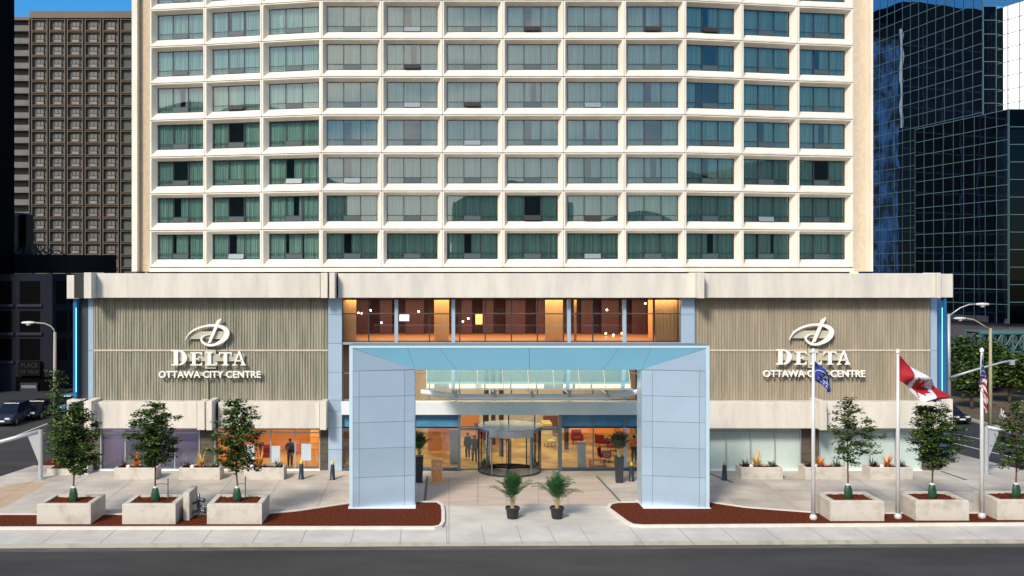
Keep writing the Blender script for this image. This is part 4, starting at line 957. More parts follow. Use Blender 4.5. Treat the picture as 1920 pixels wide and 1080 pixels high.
NAVY = mat('flag_navy', (.012, .028, .22), .8); RED = mat('flag_red', (.36, .008, .015), .8); FWHITE = mat('flag_white', (.62, .64, .70), .85); FBLUE = mat('flag_blue', (.02, .03, .14), .8)
def inpoly(x, y, P):
    c_ = False
    for i in range(len(P)):
        a, b_ = P[i], P[i-1]
        if (a[1] > y) != (b_[1] > y) and x < (b_[0]-a[0])*(y-a[1])/(b_[1]-a[1])+a[0]: c_ = not c_
    return c_
LF = [(0, -1), (.18, -.62), (.40, -.72), (.32, -.25), (.62, -.55), (.68, -.38), (.98, -.42), (.85, -.10), (1, .02), (.5, .42), (.55, .62), (.06, .52), (.06, 1), (-.06, 1), (-.06, .52), (-.55, .62), (-.5, .42), (-1, .02), (-.85, -.10), (-.98, -.42), (-.68, -.38), (-.62, -.55), (-.32, -.25), (-.40, -.72), (-.18, -.62)]
def ca(u, v):
    if u < .25 or u > .75: return 0
    return 0 if inpoly((u-.5)/.21, (v-.5)/.40, LF) else 1
flag('canada_flag', 'red and white maple leaf flag drooping from the middle pole', fp2[1], [(1686.5, 666), (1711, 688), (1735, 706), (1757, 724), (1777, 738)], [(1687, 714), (1708, 726), (1720, 750), (1742, 753), (1763, 756)], 90, 48, ca, [RED, FWHITE], .34, 1.9)
def nv_(u, v):
    k = []
    for x, z, w in EMB:
        k.append((x, z, w))
    X_ = 480+(v*0+u)*780; Z_ = 60+(v)*760
    for i in range(len(EMB)-1):
        (xa, za, wa), (xb, zb2, wb) = EMB[i], EMB[i+1]; dx, dz = xb-xa, zb2-za; f = max(0, min(1, ((X_-xa)*dx+(Z_-za)*dz)/(dx*dx+dz*dz+1e-6)))
        if (X_-xa-f*dx)**2+(Z_-za-f*dz)**2 < (max(wa, 18)*.42)**2: return 1
    if inpoly(X_, Z_, [(978, 158), (1045, 126), (888, 478), (840, 498)]): return 1
    if .70 < v < .86:
        q = (u-.18)/.64*5; k_ = int(math.floor(q)); f = q-k_; w = (v-.70)/.16
        if 0 <= k_ < 5 and f < .8:
            f /= .8; c_ = 'DELTA'[k_]
            if c_ == 'D': return 1 if f < .25 or (f > .75 and .15 < w < .85) or ((w < .2 or w > .8) and f < .8) else 0
            if c_ == 'E': return 1 if f < .25 or w < .2 or w > .8 or .42 < w < .58 else 0
            if c_ == 'L': return 1 if f < .25 or w > .8 else 0
            if c_ == 'T': return 1 if w < .2 or .38 < f < .62 else 0
            if c_ == 'A': return 1 if abs(abs(f-.5)-w*.38) < .13 or (.6 < w < .75 and abs(f-.5) < w*.4) else 0
    return 0
flag('hotel_flag', 'navy blue flag with white emblem hanging from the left pole', fp1[1], [(1527.5, 677), (1538, 685), (1547, 693), (1555, 710), (1560, 732)], [(1527, 713), (1534, 717), (1541, 721), (1548, 729), (1552, 736)], 70, 70, nv_, [NAVY, FWHITE], .12, 1.6)
def us(u, v):
    if u+.10*v < .36:
        a = (u/.40*9) ; b_ = (v*7); return 2 if (abs(a-round(a)) < .22 and abs(b_-round(b_)) < .22 and (round(a)+round(b_)) % 2 == 0 and .5 < a < 8.5 and .5 < b_ < 6.5) else 3
    return 0 if int((u*1.1+v*.30)*11) % 2 == 0 else 1
US_T = [(1841.5, 661), (1843.5, 690), (1846, 706), (1849, 730), (1849.5, 752), (1848.5, 774)]; US_B = [(1840, 700), (1837, 712), (1837.5, 720), (1842, 735), (1844.5, 755), (1847, 772)]
# gathered: upper edge falls down the right side, lower edge down the left side
US_T = [(1841.5, 661), (1846, 690), (1850.5, 712), (1851, 735), (1851.5, 755), (1850, 775)]; US_B = [(1838, 712), (1836.5, 718), (1838, 726), (1842.5, 742), (1845, 758), (1847, 772)]
flag('striped_flag', 'stars and stripes flag hanging limp from the right pole', fp3[1]-.13, US_T, US_B, 80, 52, us, [RED, FWHITE, FWHITE, FBLUE], .07, 3)
# ================================================================ LAMPS, BARRIERS, MAST ARM
GALV = mat('galvanised', (.50, .52, .54), .45, metal=.4); GALVD = mat('galvanised_dull', (.30, .29, .24), .6); YPOLE = mat('wood_pole', (.42, .36, .22), .8, var=.15, vscale=3)
def lamp_head(mb, p, d, s=1):
    p = Vector(p); M = Matrix.Translation(p) @ Matrix.Rotation(math.atan2(d[1], d[0]), 4, 'Z')
    i0 = len(mb.v); prof = [(0, .05, .04), (.12*s, .10*s, .08*s), (.4*s, .16*s, .11*s), (.75*s, .14*s, .09*s), (.92*s, .04, .03)]; n = 10
    for x, ry, rz in prof:
        for j in range(n): a = 2*pi*j/n; mb.v.append(tuple(M @ Vector((x, ry*cos(a), rz*sin(a)))))
    for k in range(len(prof)-1):
        for j in range(n): j2 = (j+1) % n; mb.f.append((i0+k*n+j, i0+k*n+n+j, i0+k*n+n+j2, i0+k*n+j2)); mb.mi.append(mb.cur)
    mb.f.append(tuple(i0+j for j in range(n))); mb.mi.append(mb.cur); mb.f.append(tuple(i0+4*n+j for j in reversed(range(n)))); mb.mi.append(mb.cur)
def street_lamp(px, base, top, armpts, y, label, m, hs=1.2):
    x = X(px, y); t = thing('street_lamp', label, 'street lamp', (x, y, -.02)); zt = Z(top, y)
    mb = MB(); mb.tube([(0, 0, 0), (0, 0, zt*.5), (0, 0, zt)], [.16, .13, .10], 12); mb.build('pole', m, t, smooth=True)
    P = [(X(a, y)-x, 0, Z(b_, y)) for a, b_ in armpts]; mb = MB(); mb.tube(P, .05, 8); mb.build('arm', m, t, smooth=True)
    mb = MB(); e = P[-1]; sg = -1 if P[-1][0] < 0 else 1; lamp_head(mb, e, (sg, 0), hs); mb.build('lamp_head', mat('lamp_head_grey', (.62, .63, .63), .4), t, smooth=True)
    mb = MB(); mb.lathe([(.12, -.02), (.16, .05), (.05, .08)], (e[0]+sg*.45*hs, 0, e[2]-.16*hs), 10); mb.build('lens', mat('lamp_lens', (.7, .72, .72), .2), t)
street_lamp(103, 868, 622, [(103, 624), (101, 617), (95, 611), (84, 606), (66, 604.5)], 4, 'curved arm street lamp at the left corner beside the slim tree', GALVD, 1.0)
street_lamp(1779, 800, 588, [(1779, 592), (1800, 577), (1817, 570.5), (1829, 570)], 8, 'grey street lamp with angled arm just right of the hotel', GALV, 1.1)
street_lamp(1857, 800, 615, [(1857, 618), (1838, 606), (1826, 599), (1812, 596.5)], 16, 'yellowish pole street lamp before the dark glass tower, arm leftwards', YPOLE, 1.1)
y = 7.6; x = X(1779, y); t = thing('signal_arm', 'long pale traffic mast arm reaching right from the lamp pole', 'mast arm', (x, y, Z(708, y)))
mb = MB(); mb.tube([(.1, 0, 0), (X(1830, y)-x, 0, Z(693, y)-Z(708, y)), (X(1880, y)-x, 0, Z(679, y)-Z(708, y)), (X(1908, y)-x, 0, Z(675, y)-Z(708, y))], [.10, .085, .065, .05], 8); mb.build('mast_tube', GALV, t, smooth=True)
mb = MB(); mb.box(X(1893, y)-x, X(1901, y)-x, -.12, .12, Z(684, y)-Z(708, y), Z(675, y)-Z(708, y)); mb.build('camera_box', GALV, t)
def barrier(px, py, top, arm, label, sg):
    x, y = G(px, py); h = Z(top, y); t = thing('height_barrier', label, 'barrier', (x, y, 0), group='grey pipe barriers at the plaza corners')
    mb = MB(); mb.tube([(0, 0, 0), (0, 0, h)], .13, 12); mb.lathe([(.3, 0), (.3, .04), (.14, .06)], n=14); mb.build('post', GALV, t, smooth=False)
    mb = MB(); ya = y+arm[2]; mb.tube([(-.0, 0, h-.05), (X(arm[0], ya)-x, arm[2], Z(arm[1], ya))], .12, 12); mb.build('crossbar', GALV, t, smooth=True)
    mb = MB(); mb.plate([(sg*.12, h-.15), (sg*.85, h-.15-.0), (sg*.14, h-1.9)], -.02, .02); mb.build('gusset_plate', GALV, t)
barrier(76, 898, 806, (-60, 845, 0), 'grey pipe post and crossbar at the left edge of the plaza', -1)
barrier(1849.5, 890, 799, (1925, 816, 0), 'grey pipe post and crossbar behind the right flagpole', 1)
# ================================================================ VEHICLES
RUB = mat('tyre', (.015, .015, .015), .8); HUB_ = mat('rim', (.30, .31, .33), .35, metal=.6); CGL = mat('car_glass', (.01, .012, .015), .08, spec=.8); HL = mat('headlight_glass', (.75, .78, .80), .15); TLR = mat('tail_red', (.30, .01, .01), .3)
def car(x, y, rz, col, label, suv=0, L=4.6, Wd=1.8):
    t = thing('parked_car', label, 'car', (x, y, -.15), rz, 'cars parked in the side streets')
    paint = mat('car_paint_%d' % int(col[0]*1000+col[2]*37), col, .22, spec=.7)
    h1, h2 = (.98, 1.68) if suv else (.86, 1.42)
    S = [(-L/2, .45, .62), (-L/2+.08, .38, h1-.12), (-L/2+.5, .34, h1-.02), (-L*.20, .34, h1), (L*.20, .34, h1-.02), (L*.38, .34, h1-.12), (L/2-.1, .38, h1-.28), (L/2, .45, .58)]
    mb = MB(); w = Wd/2; n = 0
    secs = []
    for k, (sx, z0, z1) in enumerate(S):
        ww = w*(.86 if k in (0, len(S)-1) else .96 if k in (1, len(S)-2) else 1)
        secs.append([(sx, -ww*.9, z0-.12), (sx, -ww, z0+.12), (sx, -ww, (z0+z1)/2+.05), (sx, -ww*.93, z1), (sx, ww*.93, z1), (sx, ww, (z0+z1)/2+.05), (sx, ww, z0+.12), (sx, ww*.9, z0-.12)])
    def loft(mb, secs):
        b0 = len(mb.v); m_ = len(secs[0])
        for s_ in secs: mb.v += s_
        for k in range(len(secs)-1):
            for j in range(m_): j2 = (j+1) % m_; mb.f.append((b0+k*m_+j, b0+k*m_+j2, b0+k*m_+m_+j2, b0+k*m_+m_+j)); mb.mi.append(mb.cur)
        mb.f.append(tuple(b0+j for j in reversed(range(m_)))); mb.mi.append(mb.cur); q = b0+(len(secs)-1)*m_; mb.f.append(tuple(q+j for j in range(m_))); mb.mi.append(mb.cur)
    loft(mb, secs); mb.build('body', paint, t, smooth=False, bevel=.05)
    rb = -L*.46 if suv else -L*.38
    mb = MB(); loft(mb, [[(a, -w*b_, h1-.03), (c_, -w*d_, h2-.03), (c_, w*d_, h2-.03), (a, w*b_, h1-.03)] for a, b_, c_, d_ in ((rb, .88, rb+.35, .72), (L*.26, .88, L*.06, .72))]); mb.build('window_glass', CGL, t)
    mb = MB(); mb.box(rb+.38, L*.055, -w*.71, w*.71, h2-.045, h2+.01); mb.build('roof_panel', paint, t, bevel=.03)
    wm_ = MB(); wm_.lathe([(.20, -.11), (.33, -.11), (.34, -.07), (.34, .07), (.33, .11), (.20, .11)], n=18); wme = wm_.mesh('tyre', RUB)
    hm = MB(); hm.lathe([(.02, -.12), (.21, -.115), (.21, .115), (.02, .12)], n=10); hme = hm.mesh('rim', HUB_)
    for sx in (-L*.31, L*.31):
        for sy in (-1, 1):
            wh = link('wheel', wme, t, (sx, sy*(w-.10), .34)); wh.rotation_euler = (pi/2, 0, 0); link('rim', hme, wh)
    for sy in (-1, 1):
        mb = MB(); mb.box(L/2-.14, L/2+.01, sy*w*.52-.18, sy*w*.52+.18, .60, .74); mb.build('headlight', HL, t)
        mb = MB(); mb.box(-L/2-.01, -L/2+.1, sy*w*.58-.18, sy*w*.58+.18, .68, .84); mb.build('tail_light', TLR, t)
    mb = MB(); mb.box(L/2-.05, L/2+.015, -.26, .26, .42, .54); mb.build('number_plate', WHITEM, t)
    mb = MB(); mb.box(L/2-.08, L/2+.008, -.5, .5, .56, .70); mb.build('grille', RUB, t)
x, y = G(1812, 797, -.15); car(x-.6, y+2.2, radians(-84), (.012, .012, .015), 'black car with front towards us right of the hotel')
x, y = G(8, 800, -.15); car(x-.2, y+2, radians(-88), (.03, .04, .07), 'dark blue grey car cut by the left edge', 1)
x, y = G(52, 792, -.15); car(x-.4, y+3, radians(-90), (.012, .012, .014), 'black car between two others in the dark left street')
x, y = G(88, 784, -.15); car(x, y+4, radians(-90), (.12, .30, .42), 'pale blue car behind the slim tree in the left street')
# bicycle
x, y = G(1880, 788, .02); t = thing('bicycle', 'small pale bicycle standing on the brown verge', 'bicycle', (x, y, .02), radians(75))
wb = MB(); wb.tube([(.33*cos(a*pi/9), 0, .33*sin(a*pi/9)) for a in range(19)], .025, 5, False); wme = wb.mesh('bicycle_wheel', GALV)
for sx in (-.52, .52): link('wheel', wme, t, (sx, 0, .35))
mb = MB(); mb.tube([(-.52, 0, .35), (-.12, 0, .88), (.38, 0, .85), (.0, 0, .3), (-.52, 0, .35)], .025, 6); mb.tube([(.52, 0, .35), (.36, 0, 1.0)], .025, 6); mb.tube([(-.0, 0, .3), (-.15, 0, .95)], .025, 6); mb.build('frame', WHITEM, t)
mb = MB(); mb.box(-.27, -.05, -.06, .06, .95, 1.0); mb.build('saddle', RUB, t); mb = MB(); mb.tube([(.34, -.25, 1.02), (.36, 0, 1.03), (.34, .25, 1.02)], .02, 6); mb.build('handlebar', RUB, t)
# ================================================================ BACKGROUND RIGHT
BGL = glass('black_mirror_glass', (.01, .012, .015), .60, (.62, .72, .85), fres=False, wob=.009, wscale=.30)
GRIDM = mat('teal_grid', (.10, .19, .20), .5, metal=.3)
tower_r = thing('glass_tower', 'black mirror glass office tower with pale grid lines, right of the hotel', 'office tower', (80, 75, 0))
def TB(mb, name, m): o = mb.build(name, m, tower_r); o.location = -tower_r.location; return o
GRANITE = mat('purple_granite', (.085, .075, .085), .8, var=.2, vscale=.2)
def gface(a, b_, z0, z1, st_, name='glass_face', zoff=0, m=None, t=.035):
    a, b_ = Vector(a), Vector(b_); L = (b_-a).length; d = (b_-a)/L; n = Vector((d.y, -d.x))
    mb = MB(); mb.quad((*a, z0), (*b_, z0), (*b_, z1), (*a, z1)); TB(mb, name, m or BGL)
    mb = MB(); nu = max(1, round(L/st_))
    def bar(u0, u1, za, zb3):
        p, q = a+d*u0, a+d*u1; o = n*.05
        mb.quad((*(p+o), za), (*(q+o), za), (*(q+o), zb3), (*(p+o), zb3)); mb.quad((*p, zb3), (*(p+o), zb3), (*(q+o), zb3), (*q, zb3)); mb.quad((*p, za), (*(p+o), za), (*(p+o), zb3), (*p, zb3))
    for k in range(nu+1): u = L*k/nu; w = t*(2.2 if k in (0, nu) else 1); bar(max(0, u-w), min(L, u+w), z0, z1)
    z = z1
    while z > z0+.5: bar(0, L, z-t, z+t); z -= st_
    TB(mb, 'mullion_grid', GRIDM)
A0, A1 = (X(1610, 92), 92), (X(1843, 65), 65)
B1 = (A1[0]+1.75, 65); C1 = (B1[0]-.4, 54); zA = 80; sq = 1.8
gface(A0, A1, 6, zA, sq); BGD = glass('black_matt_glass', (.005, .006, .008), .04, (.15, .2, .25), fres=False, wob=.01, wscale=.3)
gface(A1, B1, 6, Z(12, 65), sq, m=BGD); gface(A1, (A1[0]+30, 65.2), Z(12, 65), zA, sq)
WGL = glass('bright_mirror_glass', (.01, .012, .015), .85, (.95, .97, 1), fres=False, wob=.02, wscale=.3)
C0 = (B1[0], 65); C1 = (B1[0]+(-67/1800.)*-0+.35*0+ (X(1935, 60)-B1[0]), 60)
gface(C0, C1, Z(213, 62), Z(5, 62), sq, m=WGL)
D1 = (X(1891, 55), 55); D0 = (X(1716, 71.4), 71.4); zD = Z(205, 55)
gface(D0, D1, 6.2, zD, sq); gface(D1, (D1[0]+25, 55), 6.2, zD, 2.1, m=BGD)
mb = MB(); mb.quad((*D0, zD), (*D1, zD), (D1[0]+25, 55, zD), (D1[0]+25, 71.4, zD)); TB(mb, 'lower_roof', GRANITE)
mb = MB(); mb.prism([(D0[0]-14, 71.6), (D0[0]+.6, 71.6), (D1[0]+.3, 55.5), (D1[0]+25, 55.5), (D1[0]+25, 92), (D0[0]-14, 92)], -.1, 6.15); TB(mb, 'stone_base', GRANITE)
mb = MB(); 
for px in (1795, 1812): mb.box(X(px, 54.9), X(px+9, 54.9), 60, 64, 1.0, 4.6)
# teal truss structure in front
truss = thing('steel_pergola', 'teal steel truss porch at the foot of the glass tower', 'pergola', (X(1880, 48), 48, 0)); TEAL = mat('teal_steel', (.03, .12, .12), .5)
mb = MB(); y = 48; k0, k1 = X(1838, y), X(1960, y); za, zb4 = Z(626, y), Z(660, y)
o_ = truss.location
def tb(p, q, r=.12): mb.tube([Vector(p)-o_, Vector(q)-o_], r, 6)
for yy in (48, 51):
    tb((k0, yy, za), (k1, yy, za)); tb((k0, yy, zb4), (k1, yy, zb4)); n = 6
    for k in range(n+1):
        xx = k0+(k1-k0)*k/n; tb((xx, yy, zb4), (xx, yy, za)); 
        if k < n: tb((xx, yy, zb4), (xx+(k1-k0)/n, yy, za), .07); tb((xx, yy, za), (xx+(k1-k0)/n, yy, zb4), .07)
    for k in (0, 3, 6): xx = k0+(k1-k0)*k/n; tb((xx, yy, 0), (xx, yy, zb4), .2)
mb.build('truss_frame', TEAL, truss)
mb = MB(); mb.box(k0-o_.x, k1-o_.x, 0, 3.2, za+.12-0, za+.3); mb.build('truss_roof', mat('teal_roof', (.10, .17, .18), .4), truss)
# park trees
def park_tree(px, y, top, halfw, seed, label):
    x = X(px, y); k = (CD+y)/F; zt = Z(top, y); r = halfw*k
    return make_tree('park_tree', label, 'tree', (x, y, 0), 1.6, [(1.5, r*.5, r*.5), (2.6, r, r*.95), (zt*.6, r*1.05, r), (zt*.85, r*.7, r*.75), (zt, r*.2, r*.2)], seed, n_br=46, leafs=34, ls=.36, trunk_r=.16, dens=.42, spread=.75, group='dark green trees beyond the cross street')
for i, (px, y, top, hw, lab) in enumerate(((1806, 34, 632, 34, 'dark tree just right of the grey lamp pole'), (1850, 38, 640, 30, 'dark tree behind the yellowish lamp pole'), (1893, 31, 672, 32, 'dark tree beneath the mast arm end'), (1938, 35, 655, 34, 'dark tree at the right edge below the porch'), (1822, 27, 688, 24, 'lower dark tree above the black car'), (1868, 45, 650, 32, 'dark tree set back under the teal porch'))):
    park_tree(px, y, top, hw, 200+i*13, lab)
mb = MB(); mb.box(X(1786, 40), X(1990, 40), 40, 40.3, 0, 1.0); tag(mb.build('garden_wall', mat('brick_red_dark', (.10, .04, .025), .9)), 'low dark red wall behind the park trees', 'wall')
# dark tower behind the hotel, seen only as the dark reflection in the mirror glass
rt = thing('reflected_tower', 'dark tower mirrored in the black glass tower', 'tower', (18, 116, 0)); mb = MB(); mb.box(-26, 27, 0, 22, 0, 60); mb.box(-12, 12, 4, 18, 60, 66); mb.build('wall', mat('dark_tower_wall', (.004, .006, .010), .9, spec=.02), rt)
mb = MB(); R = random.Random(5)
for z in range(4, 60, 4): mb.box(-26.1, 16.1, -.1, 0, z, z+.35)
for x_ in range(-24, 15, 5): mb.box(x_, x_+.5, -.15, 0, 0, 60)
mb.build('facade_bands', mat('tower_band', (.010, .020, .045), .9, spec=.1), rt)
mb = MB(); mb.box(17.6, 26.8, -.5, -.2, 0, 57); mb.build('blue_glass_bay', mat('blue_bay', (.03, .11, .28), .5, col2=(.004, .008, .02), vscale=.55, stretch=(1, 1, .6), contrast=(.42, .58), spec=.1), rt)
mb = MB(); mb.box(16.6, 17.4, -.6, -.2, 40, 59); mb.build('white_edge_strip', mat('white_strip', (.42, .45, .48), .6), rt)
# ================================================================ BACKGROUND LEFT
BRN = mat('brown_precast', (.165, .122, .09), .85, col2=(.115, .095, .075), vscale=.05, contrast=(.35, .65)); YB = 150; kB = (CD+YB)/F
bt = thing('brown_apartment_tower', 'brown concrete grid apartment tower far behind on the left', 'apartment tower', (X(150, YB), YB, 0))
def BB(mb, name, m): o = mb.build(name, m, bt); o.location = -bt.location; return o
x0, x1_, zt = X(57, YB), X(262, YB), Z(34, YB); cw = 33.4*kB; chh = 23.35*kB
mb = MB(); mb.box(x0, x1_, YB+.7, YB+20, 0, zt); BB(mb, 'recessed_wall', mat('brown_recess', (.105, .095, .08), .8, col2=(.065, .08, .07), vscale=.08))
mb = MB(); mb.box(x0-.1, x1_, YB-.2, YB+20, zt, Z(21, YB)); BB(mb, 'parapet', BRN)
mb = MB(); nC = 7; nR = 22
for c in range(nC+1):
    xx = x0+c*cw
    for s_ in (-.36, .20): mb.box(xx+s_, xx+s_+.16, YB, YB+.7, 0, zt)
for r in range(nR+1):
    z = zt-r*chh
    for c in range(nC):
        xx = x0+c*cw+.42; mb.box(xx-.05, xx+cw-.79, YB+.02, YB+.7, z-.34, z-.22); mb.box(xx-.05, xx+cw-.79, YB+.02, YB+.7, z+.0, z+.12)
BB(mb, 'facade_grid', BRN)
wf = MB(); ww, wh_ = cw*.42, chh*.62
wf.box(-ww/2, ww/2, 0, .3, 0, wh_*.40); wf.box(-ww/2-.1, ww/2+.1, -.1, .25, wh_*.42, wh_*.50); wf.box(-ww/2, -ww/2+.1, 0, .2, .5*wh_, wh_); wf.box(ww/2-.1, ww/2, 0, .2, .5*wh_, wh_); wf.box(-.08, .08, 0, .2, .5*wh_, wh_)
wfm = wf.mesh('window_frame', mat('window_brown_dark', (.05, .04, .035), .5)); 
pp = MB(); pp.box(-ww/2+.06, ww/2-.06, -.04, -.005, .1, wh_*.38); ppm = pp.mesh('spandrel', mat('spandrel_panel', (.26, .22, .185), .7, col2=(.17, .15, .13), vscale=.3))
pg = MB(); pg.quad((-ww/2+.05, .08, .5*wh_), (ww/2-.05, .08, .5*wh_), (ww/2-.05, .08, wh_), (-ww/2+.05, .08, wh_)); pgm = pg.mesh('pane', mat('far_pane', (.16, .14, .12), .25, col2=(.09, .10, .10), vscale=.2))
rest = MB(); cnt = 0
for r in range(20):
    for c in range(6):
        xx = x0+(c+.5)*cw; z = zt-(r+1)*chh+.22
        if c == 5:       # last column is plain dark glass
            continue
        if Z(510, YB) > z and False: continue
        w = link('window', wfm, bt, Vector((xx, YB+.45, z))-bt.location); link('pane', pgm, w); link('spandrel', ppm, w)
mb = MB(); 
for r in range(20): z = zt-(r+1)*chh; mb.box(x0+5*cw+.5, x0+7*cw, YB+.9, YB+1.0, z+.3, z+chh-.5)
BB(mb, 'glass_strip', mat('far_glass_strip', (.03, .045, .045), .15, spec=.7))
# balcony wing
xa, xb = X(28, YB), X(56, YB)
mb = MB(); mb.box(xa-8, xb, YB+2.5, YB+20, 0, Z(36, YB)); BB(mb, 'balcony_wing_wall', mat('wing_wall', (.08, .08, .075), .8)); mb = MB(); mb.box(xa-8, xb+.2, YB+.6, YB+20, Z(36, YB), Z(30, YB)); BB(mb, 'wing_parapet', BRN)
bm_ = MB(); bm_.box(xa-8-xb, 0, 0, .15, 0, 1.05); bm_.box(xa-8-xb, 0, 0, 2.0, -.2, -.02); bme = bm_.mesh('balcony', mat('balcony_pale', (.15, .145, .135), .8, var=.2, vscale=.3))
for r in range(20): link('balcony', bme, bt, Vector((xb, YB+.5, zt-(r+1)*chh+.2))-bt.location)
# low dark office building
DKB = mat('dark_blue_concrete', (.015, .017, .027), .8, spec=.1, var=.15, vscale=.3); DKG = mat('dark_opening', (.0015, .0015, .002), .5, spec=.05)
lb = thing('dark_corner_building', 'low dark building with square windows and curved penthouse, left street', 'office building', (-52, 55, 0))
def LB(mb, name, m): o = mb.build(name, m, lb); o.location = -lb.location; return o
YA = 40; xa, xb, xc = X(-30, YA), X(98, YA), X(175, 46)
mb = MB(); mb.prism([(xa, YA), (xb, YA), (xc, 46), (X(170, 66), 66), (xa, 66)], 0, Z(514, YA)); LB(mb, 'wall', DKB)
yp = 44; n = 14; P = []
for k in range(n+1):
    px = -30+213*k/n; P.append((X(px, yp), yp+3*(k/n)**3*2)); 
mb = MB(); mb.prism(P+[(X(178, 64), 64), (P[0][0], 64)], Z(512, yp), Z(477, yp)); LB(mb, 'penthouse', mat('penthouse_dark', (.003, .0035, .007), .7, spec=.1))
for (xl, xr, y_, fl) in ((37, 75, YA, 0), (-10, 22, YA, 0)):
    for (q0, q1) in ((527, 570), (583, 623), (635, 676)):
        mb = MB(); mb.box(X(xl, y_), X(xr, y_), y_-.03, y_+.4, Z(q1, y_), Z(q0, y_)); w = LB(mb, 'window', DKG)
        mb = MB(); zz0, zz1 = Z(q1, y_), Z(q0, y_); mb.box(X(xl, y_)-.25, X(xr, y_)+.25, y_-.2, y_+.1, zz0-.3, zz0-.01); mb.build('sill', mat('sill_blue', (.03, .033, .05), .7, spec=.1), w)
dS = Vector((xc-xb, 6)).normalized()
for k in range(2):
    for (q0, q1) in ((527, 570), (583, 623), (635, 676)):
        M = Matrix.Translation((xb+dS.x*(.55+k*2.1), YA+dS.y*(.55+k*2.1), 0)) @ Matrix.Rotation(math.atan2(dS.y, dS.x), 4, 'Z')
        mb = MB(); mb.box(0, 1.6, -.05, .2, Z(q1, YA+1), Z(q0, YA+1), M); LB(mb, 'window', DKG)
mb = MB(); mb.box(X(30, YA), xb, YA-.12, YA, 0, Z(706, YA)); LB(mb, 'shopfront', DKG)
x_, y_ = X(60, YA), YA-.5
t = thing('place_sign', 'dark name board with pale lettering on the low dark building', 'sign', (x_, y_, Z(690, YA)))
mb = MB(); mb.box(-1.2, 1.05, 0, .3, -.75, .75); mb.build('board', mat('board_dark', (.003, .003, .004), .7, spec=.1), t)
LET = mat('dim_lettering', (.035, .035, .04), .7, spec=.1)
link('lettering', text_mesh('PLACE', .62, .03, 'place_lettering', LET, .004), t, (-.05, -.03, .12)); link('lettering', text_mesh('DE VILLE', .50, .03, 'ville_lettering', LET, .004), t, (-.05, -.03, -.5))
t = thing('shop_board', 'backlit coloured shop board under the dark name board', 'sign', (X(57, YA), YA-.4, Z(735, YA)))
mb = MB(); mb.box(-.9, .9, 0, .2, -1.9, 1.0); mb.build('board', mat('board_grey', (.02, .02, .025), .5), t)
for z0, z1, cl, e in ((.45, .75, (.12, .16, .2), .12), (-.2, .1, (.35, .10, .08), .18), (-.62, -.38, (.06, .10, .30), .25), (-1.05, -.75, (.3, .1, .05), .15), (-1.7, -1.25, (.12, .15, .22), .2)):
    mb = MB(); mb.box(-.75, .75, -.03, 0, z0, z1); mb.build('lit_panel', mat('lit_%d' % int(z0*100), cl, .5, emit=cl, estr=e), t)
# roof plant on that building
t = thing('roof_tank', 'grey ribbed cylindrical tank on the low dark building roof', 'roof tank', (X(34, 50), 50, Z(477, 50)-.1)); k = 110/F
mb = MB(); mb.lathe([(1.7, 0), (1.7, 1.0), (1.75, 1.02), (1.75, 1.06), (1.7, 1.08), (1.7, 2.6), (1.75, 2.62), (1.75, 2.66), (1.7, 2.68), (1.7, 4.4), (1.6, 4.8), (.05, 4.85)], (-.2, 0, 0), 20); mb.build('tank_body', mat('tank_grey', (.20, .19, .19), .6, var=.3, vscale=1), t)
mb = MB(); mb.box(.95, 1.75, -1.9, 0, -.2, 4.6); mb.build('tank_housing', DKG, t)
t = thing('roof_pipework', 'tangle of dark ducts and cables on the penthouse roof', 'pipework', (X(70, 47), 47, Z(477, 47)-.1)); mb = MB(); R = random.Random(4)
for k in range(16):
    xs = R.uniform(-3, 1.2); l = R.uniform(.8, 2.2); mb.tube([(xs, R.uniform(-1, 1), 0), (xs+l*.3, 0, R.uniform(.4, 1.3)), (xs+l*.7, 0, R.uniform(.3, 1.0)), (xs+l, R.uniform(-1, 1), 0)], R.uniform(.03, .10), 6)
mb.build('ducts', mat('duct_dark', (.05, .055, .06), .3, metal=.5), t); mb = MB(); mb.tube([(-.2, 0, 0), (-.2, 0, 2.2)], .04, 6); mb.tube([(1.9, .5, 0), (1.9, .5, 1.0)], .03, 6); mb.build('mast', DKG, t)
# black tower on the left edge
bl = thing('black_tower', 'black tower filling the left edge of the photo', 'tower', (X(10, 37)-10, 37, 0))
mb = MB(); xe = X(27, 44)-bl.location.x; mb.box(xe-25, xe, 0, 7, -.1, 75); mb.build('wall', mat('black_stone', (.0012, .0012, .002), .8, spec=.03), bl)
for r in range(18):
    mb = MB()
    for c in range(2): mb.box(xe-.95-c*1.5, xe-.25-c*1.5, -.06, .0, 3+r*2.4, 4.4+r*2.4)
    mb.build('window_row', mat('black_window', (.004, .005, .008), .5, spec=.1), bl)
# ================================================================ BUILDINGS ACROSS THE STREET (behind the camera, mirrored in the glass)
ob = thing('opposite_block', 'stone office block across the street, mirrored in the windows', 'office block', (0, -112, 0))
mb = MB()
for a_, b__, h_ in ((-175, -120, 34), (-119, -84, 46), (-83, -48, 40), (-47, -20, 30), (-19, 2, 20), (2.5, 26, 26), (27, 52, 19), (53, 80, 23), (81, 112, 30), (113, 160, 36)):
    mb.box(a_, b__, -20, -abs(h_-26)*.1, -.1, h_); mb.plate([(a_, h_)]+[(a_+(b__-a_)*k/12, h_+(2.5+(h_ % 4))*sin(pi*k/12)) for k in range(1, 12)]+[(b__, h_)], -19, -3)
mb.build('wall', mat('opposite_stone', (.30, .33, .27), .8, var=.2, vscale=.1), ob)
mb = MB()
for z in range(2, 22, 4):
    for x_ in range(-18, 74, 4): mb.box(x_, x_+2.4, -.1, .1, z, z+2.4)
mb.build('window_band', mat('opposite_windows', (.03, .04, .05), .2), ob)
